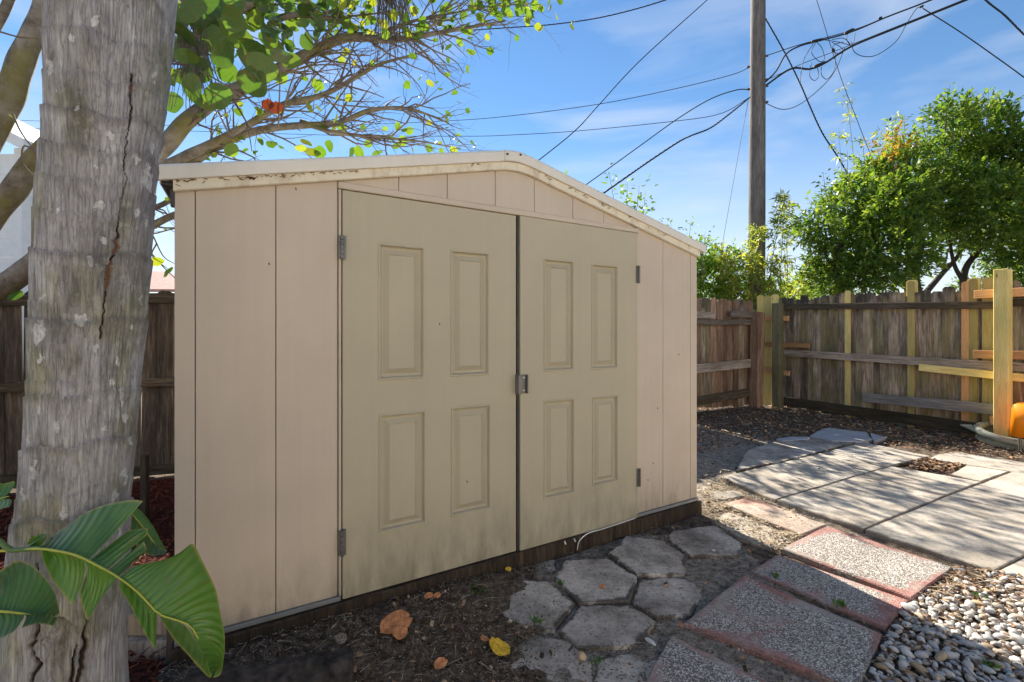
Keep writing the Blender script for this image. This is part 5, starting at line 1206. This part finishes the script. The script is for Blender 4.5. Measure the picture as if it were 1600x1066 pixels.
# pale ring by the post
g0 = W(1574, 684, 5.3); rg = empty('plastic_ring', (g0.x+.06, 5.3, .03), label='pale grey green ring shaped planter lying against the yellow post', cat='planter')
rg.rotation_euler.x = R(13)
n = 40; Pr = [Vector((math.cos(a)*.34, math.sin(a)*.26, .10)) for a in np.linspace(0, 2*math.pi, n+1)]
mb = MB(); mb.tube(Pr, .042, 10, False); mb.build('rim', RING_PL, rg, smooth=True)
mb = MB(); V = []
for a in np.linspace(0, 2*math.pi, n, endpoint=False):
    for rr2, z in ((1.02, .10), (.98, .0), (.9, .0), (.94, .10)): V.append((math.cos(a)*.35*rr2, math.sin(a)*.27*rr2, z))
mb.add(V, [(i*4+j, ((i+1) % n)*4+j, ((i+1) % n)*4+(j+1) % 4, i*4+(j+1) % 4) for i in range(n) for j in range(4)]); mb.build('wall', RING_PL, rg)
mb = MB(); mb.prism([(-.37, .04), (-.34, -.04), (-.32, .16), (-.24, .26), (-.37, .27)], .085, .10); mb.build('corner_flange', RING_PL, rg)
# blackened log, timbers, stake
lg = empty('blackened_log', (-1.0, 1.66, 0), label='short blackened log lying on the soil at the bottom edge', cat='log')
def logmesh(P, r, mat, name, parent):
    Q = resample(P, 40); n = 20; V = []; 
    for i, p in enumerate(Q):
        t = (Q[min(i+1, 39)]-Q[max(i-1, 0)]).normalized(); a = t.cross(Vector((0, 0, 1))).normalized(); b = a.cross(t)
        for k in range(n):
            w = 2*math.pi*k/n; rr = r*(1+.35*noise.noise(Vector((math.cos(w)*1.4, math.sin(w)*1.4, i*.12)))+.22*noise.noise(Vector((math.cos(w)*5, math.sin(w)*5, i*.35))))
            if i == 39: rr *= .55
            V.append(p+(a*math.cos(w)*1.25+b*math.sin(w)*.8)*rr)
    mb = MB(); mb.add(V, [(i*n+k, i*n+(k+1) % n, (i+1)*n+(k+1) % n, (i+1)*n+k) for i in range(39) for k in range(n)]+[tuple(reversed(range(n))), tuple(39*n+k for k in range(n))])
    return mb.build(name, mat, parent, smooth=True)
BLK = simple('charred_bark', (.05, .040, .034), .95, 0, .75, 30, .02)
o = logmesh([W(290, 1085, 1.50)-lg.location, W(420, 1068, 1.58)-lg.location, W(500, 1052, 1.66)-lg.location, W(552, 1040, 1.70)-lg.location], .065, BLK, 'log_body', lg)
tb_ = rough_box((-1.86, 1.83, -.02), (-1.36, 1.93, .065), 14, .006, WOOD_RAIL, 'landscape_timber', None); tag(tb_, 'weathered grey timber lying lowest beside the left shed corner', 'timber')
tb_ = rough_box((-1.80, 1.86, .067), (-1.38, 1.96, .155), 14, .006, WOOD_OLD, 'landscape_timber', None); tag(tb_, 'grey brown timber stacked on another beside the left shed corner', 'timber')
tb_ = rough_box((-1.375, 1.80, -.04), (-1.325, 1.85, .16), 8, .004, WOOD_DARK, 'wooden_stake', None); tag(tb_, 'short black wooden stake at the left shed corner', 'stake')
p = G(226, 806, -.05); tb_ = MB().box((p.x-.022, p.y-.02, -.15), (p.x+.022, p.y+.02, .40)).build('garden_stake', WOOD_DARK, bevel=.004); tag(tb_, 'dark upright stake in the red mulch between trunk and shed', 'stake')
# fallen leaves
def fallen(px, py, s, mat, label, rz, cup=.2):
    n = 22; V = [(0, 0, .004)]; p = G(px, py)
    for k in range(n):
        a = 2*math.pi*k/n; r = .5*(1+.04*math.sin(3*a+px)); x = r*math.cos(a)*1.12; y = r*math.sin(a)*.9
        if k == 0: x *= .8
        V.append((x, y, (x*x*cup+abs(y)*cup*.5+.03*math.sin(4*a+py))))
    V = [(x*s, y*s, z*s+(.004 if i == 0 else 0)) for i, (x, y, z) in enumerate(V)]
    me = np_mesh('fallen_leaf', np.array(V), np.array([(0, 1+k, 1+(k+1) % n) for k in range(n)]), np.full(n+1, .6), True)
    o = link('fallen_leaf', me, loc=(p.x, p.y, .012+ground_z(p.x, p.y)), rot=(R(14), R(-6), rz), mat=mat); tag(o, label, 'leaf', 'fallen sea grape leaves'); return o
ORL = m_litter('orange_dead_leaf', [(0,(.42,.17,.07)),(1,(.62,.27,.12))]); YLL = m_litter('yellow_dead_leaf', [(0,(.58,.33,.03)),(1,(.80,.52,.06))])
fallen(619, 990, .125, ORL, 'large orange fallen leaf on the dark soil before the left door', .5)
fallen(625, 1003, .07, ORL, 'small orange leaf piece tucked under the large orange fallen leaf', 1.5)
fallen(780, 1019, .095, YLL, 'bright yellow fallen leaf beside the bottom stepping stone', 2.0)
fallen(941, 921, .032, ORL, 'small orange leaf lying on a hexagonal stepping stone', 1.0, .5)
fallen(794, 900, .035, YLL, 'tiny curled yellow leaf near the shed base', 1.2, .6)
fallen(670, 950, .04, ORL, 'small brown pink leaf left of the green weeds', .3, .5)
fallen(683, 949, .035, ORL, 'small brown pink leaf next to the green weeds', .9, .5)
fallen(757, 1008, .04, ORL, 'small rusty leaf just behind the bright yellow fallen leaf', 2.4, .5)
fallen(688, 1046, .05, ORL, 'rusty leaf scrap near the bottom edge below the large orange leaf', .8, .5)
def stone(px, py, s, label, col, name='stone', sc=(1, 1, 1)):
    me = pebble_mesh(3); me.materials.append(simple('stone_'+str(px), col, .7, 0, .2, 20)); p = G(px, py)
    o = link(name, me, loc=(p.x, p.y, s*.45), rot=(.1, .1, px)); o.scale = (s*sc[0], s*sc[1], s*sc[2]); tag(o, label, 'stone')
stone(910, 1028, .020, 'smooth tan pebble on the soil below the stepping stones', (.62,.42,.26))
stone(1017, 1006, .020, 'pale oblong pebble at the tip of a stepping stone', (.55,.54,.53), sc=(1.3, .6, .6))
stone(533, 1004, .035, 'pinkish rock fragment beside the blackened log', (.45,.34,.26))
stone(1115, 862, .012, 'small white pebble on the corner of the rear stepping stone', (.7,.68,.62))
# weeds
def weed(px, py, n, s, label):
    p = G(px, py); P = np.c_[rng.normal(size=(n, 2))*s*.35, rng.uniform(0, s*.5, n)]; D = np.c_[rng.normal(size=(n, 2))*.8, rng.uniform(.3, 1.2, n)]
    o = link('weed', scatter('weed', *LEAF, P, frames(D, rng.uniform(-1, 1, n)), s*rng.uniform(.4, .9, n)), loc=p, mat=GRASSM); tag(o, label, 'weed', 'small green weeds')
for a in ((745,930,60,.045,'tallest green weed tuft left of the stepping stones'),(712,945,45,.035,'low green weed tuft beside the tallest one'),(876,915,26,.03,'small weed in the joint between two hexagonal stones'),(838,975,22,.035,'pale weed sprouting on the leftmost hexagonal stone'),(932,1036,22,.03,'tiny weed right of the tan pebble'),(1460,664,40,.10,'yellow green weed at the fence foot behind the patio'),(1213,903,30,.03,'weed in the joint of the speckled pavers'),(1530,935,20,.03,'weed among the pebbles near the patio edge'),(1312,947,30,.035,'weed between the dark speckled pavers'),(1545,1045,26,.035,'weed among the shaded pebbles'),(700,925,26,.03,'small weed nearest the shed base')):
    weed(*a)
# ------------------------------------------------------------ litter
CHIP = ([(-.5,-.3,0),(.5,-.25,.06),(.45,.3,0),(-.45,.25,.08)], [(0,1,2),(0,2,3)])
TWG = ([(-.5,-.018,0),(-.5,.018,0),(.5,.0,.03),(0,0,.06)], [(0,1,3),(1,2,3),(2,0,3)])
def litter(name, n, region, size, tmpl, mat, label, avoid=None, zadd=.006, tilt=.25, sy=1., cat='litter'):
    P = []; tries = 0
    while len(P) < n and tries < n*40:
        tries += 1; x, y = region()
        if x is None or (avoid and avoid(x, y)): continue
        P.append((x, y, ground_z(x, y)+random.uniform(0, zadd)))
    P = np.array(P); n = len(P); D = np.c_[rng.normal(size=(n, 2)), rng.normal(size=n)*tilt]
    s = size*rng.uniform(.35, 1.2, n)**1.2
    me = scatter(name, *tmpl, P, frames(D, rng.normal(size=n)*tilt), np.c_[s, s*sy, s]); o = link(name, me, mat=mat); tag(o, label, cat, kind='stuff')
HEXP = [[G(*q)[:2] for q in h] for h in HEX[:6]]; SLABS = [[G(*q)[:2] for q in h] for h in AGG]
PAT = [G(*q)[:2] for q in [(1124,745),(1211,781),(1349,827),(1559,892),(1900,1000),(1900,760),(1464,707),(1345,690),(1290,706)]]
def on_stone(x, y): return any(in_poly(x, y, p) for p in HEXP+SLABS) and random.random() < .965
def in_shed(x, y):
    v = Vector((x, y, 0))-SO; a = v.x*.8653+v.y*.5013; b = -v.x*.5013+v.y*.8653; return -.01 < a < 3.09 and -.02 < b < 2.5
def av(x, y): return in_shed(x, y) or on_stone(x, y) or (in_poly(x, y, PAT) and random.random() < .985)
def r_front():
    x = random.uniform(-1.3, 1.6); y = random.uniform(1.35, 3.4); w = 1.0 if x < .1 else .28
    return (x, y) if random.random() < w else (None, None)
def r_right():
    x = random.uniform(1.3, 6.2); y = random.uniform(3.3, 8.2); d = abs(y-(6.2475+.445*x)); e = abs((x-4.73)*.9016+(y-7.89)*.4325)
    return (x, y) if random.random() < (.9 if min(d, e) < 2.2 else .14) else (None, None)
litter('leaf_litter', 17000, r_front, .008, CHIP, LITTER_D, 'dry chips and crumbs over the dark soil before the shed', av)
litter('leaf_litter', 420, r_front, .024, CHIP, LITTER, 'larger dead leaf scraps over the soil before the shed', av, .012, .4)
litter('leaf_litter', 15000, r_right, .029, CHIP, LITTER, 'thick brown leaf litter along the foot of the back fences', av, .02, .4)
litter('dry_twigs', 800, r_front, .065, TWG, STRAW, 'thin dry twigs and straw over the soil before the shed', av, .012, .12)
litter('dry_twigs', 1600, r_right, .14, TWG, STRAW, 'thin dry twigs over the ground by the back fences', av, .02, .15)
def r_mulch():
    x = random.uniform(-5, -1.0); y = random.uniform(.9, 4.9); return (x, y) if in_poly(x, y, MULCH_POLY) and random.random() < (1 if y < 3 else .6) else (None, None)
litter('red_mulch', 24000, r_mulch, .040, CHIP, MULCH, 'shredded red bark mulch between trunk, fence and shed', in_shed, .03, .6, .3, 'mulch')
GP = [G(*p)[:2] for p in [(1494,888),(1430,938),(1388,990),(1346,1085),(1335,1250),(1900,1600),(2300,1040),(1800,962),(1575,898)]]
def r_grav():
    x = random.uniform(1.2, 4.5); y = random.uniform(.9, 2.9)
    if not in_poly(x, y, GP): return None, None
    py = HY+CH/y*F; return (x, y) if random.random() < max(.15, 1-(py-890)/70) else (None, None)
litter('leaf_litter', 5000, r_grav, .022, CHIP, LITTER, 'brown chips among the pebbles and along the patio edge', None, .02, .4)
litter('dry_twigs', 900, r_grav, .08, TWG, STRAW, 'pine straw along the patio edge above the pebbles', None, .025, .15)
STRIP = [G(*p)[:2] for p in [(1095,770),(1130,745),(1160,770),(1215,790),(1290,820),(1262,836),(1215,866),(1160,846),(1110,815)]]
def r_strip():
    x = random.uniform(1.2, 2.2); y = random.uniform(2.5, 4.2); return (x, y) if in_poly(x, y, STRIP) and random.random() < (.25+.75*(noise.noise(Vector((x*6, y*6, 0))) > .0)) else (None, None)
litter('dry_straw', 2600, r_strip, .05, TWG, STRAW, 'pale dry straw around the pink paver by the shed corner', None, .03, .3)
litter('leaf_litter', 2600, r_strip, .018, CHIP, STRAW, 'pale sunlit chips around the pink paver by the shed corner', None, .02, .4)
def r_pit():
    P_ = [G(*p)[:2] for p in [(1405,727),(1449,716),(1508,726),(1482,741)]]; x = random.uniform(3.2, 6); y = random.uniform(3.6, 5); return (x, y) if in_poly(x, y, P_) else (None, None)
litter('leaf_litter', 700, r_pit, .035, CHIP, LITTER, 'brown leaf litter filling the square gap in the patio', None, .012, .4)
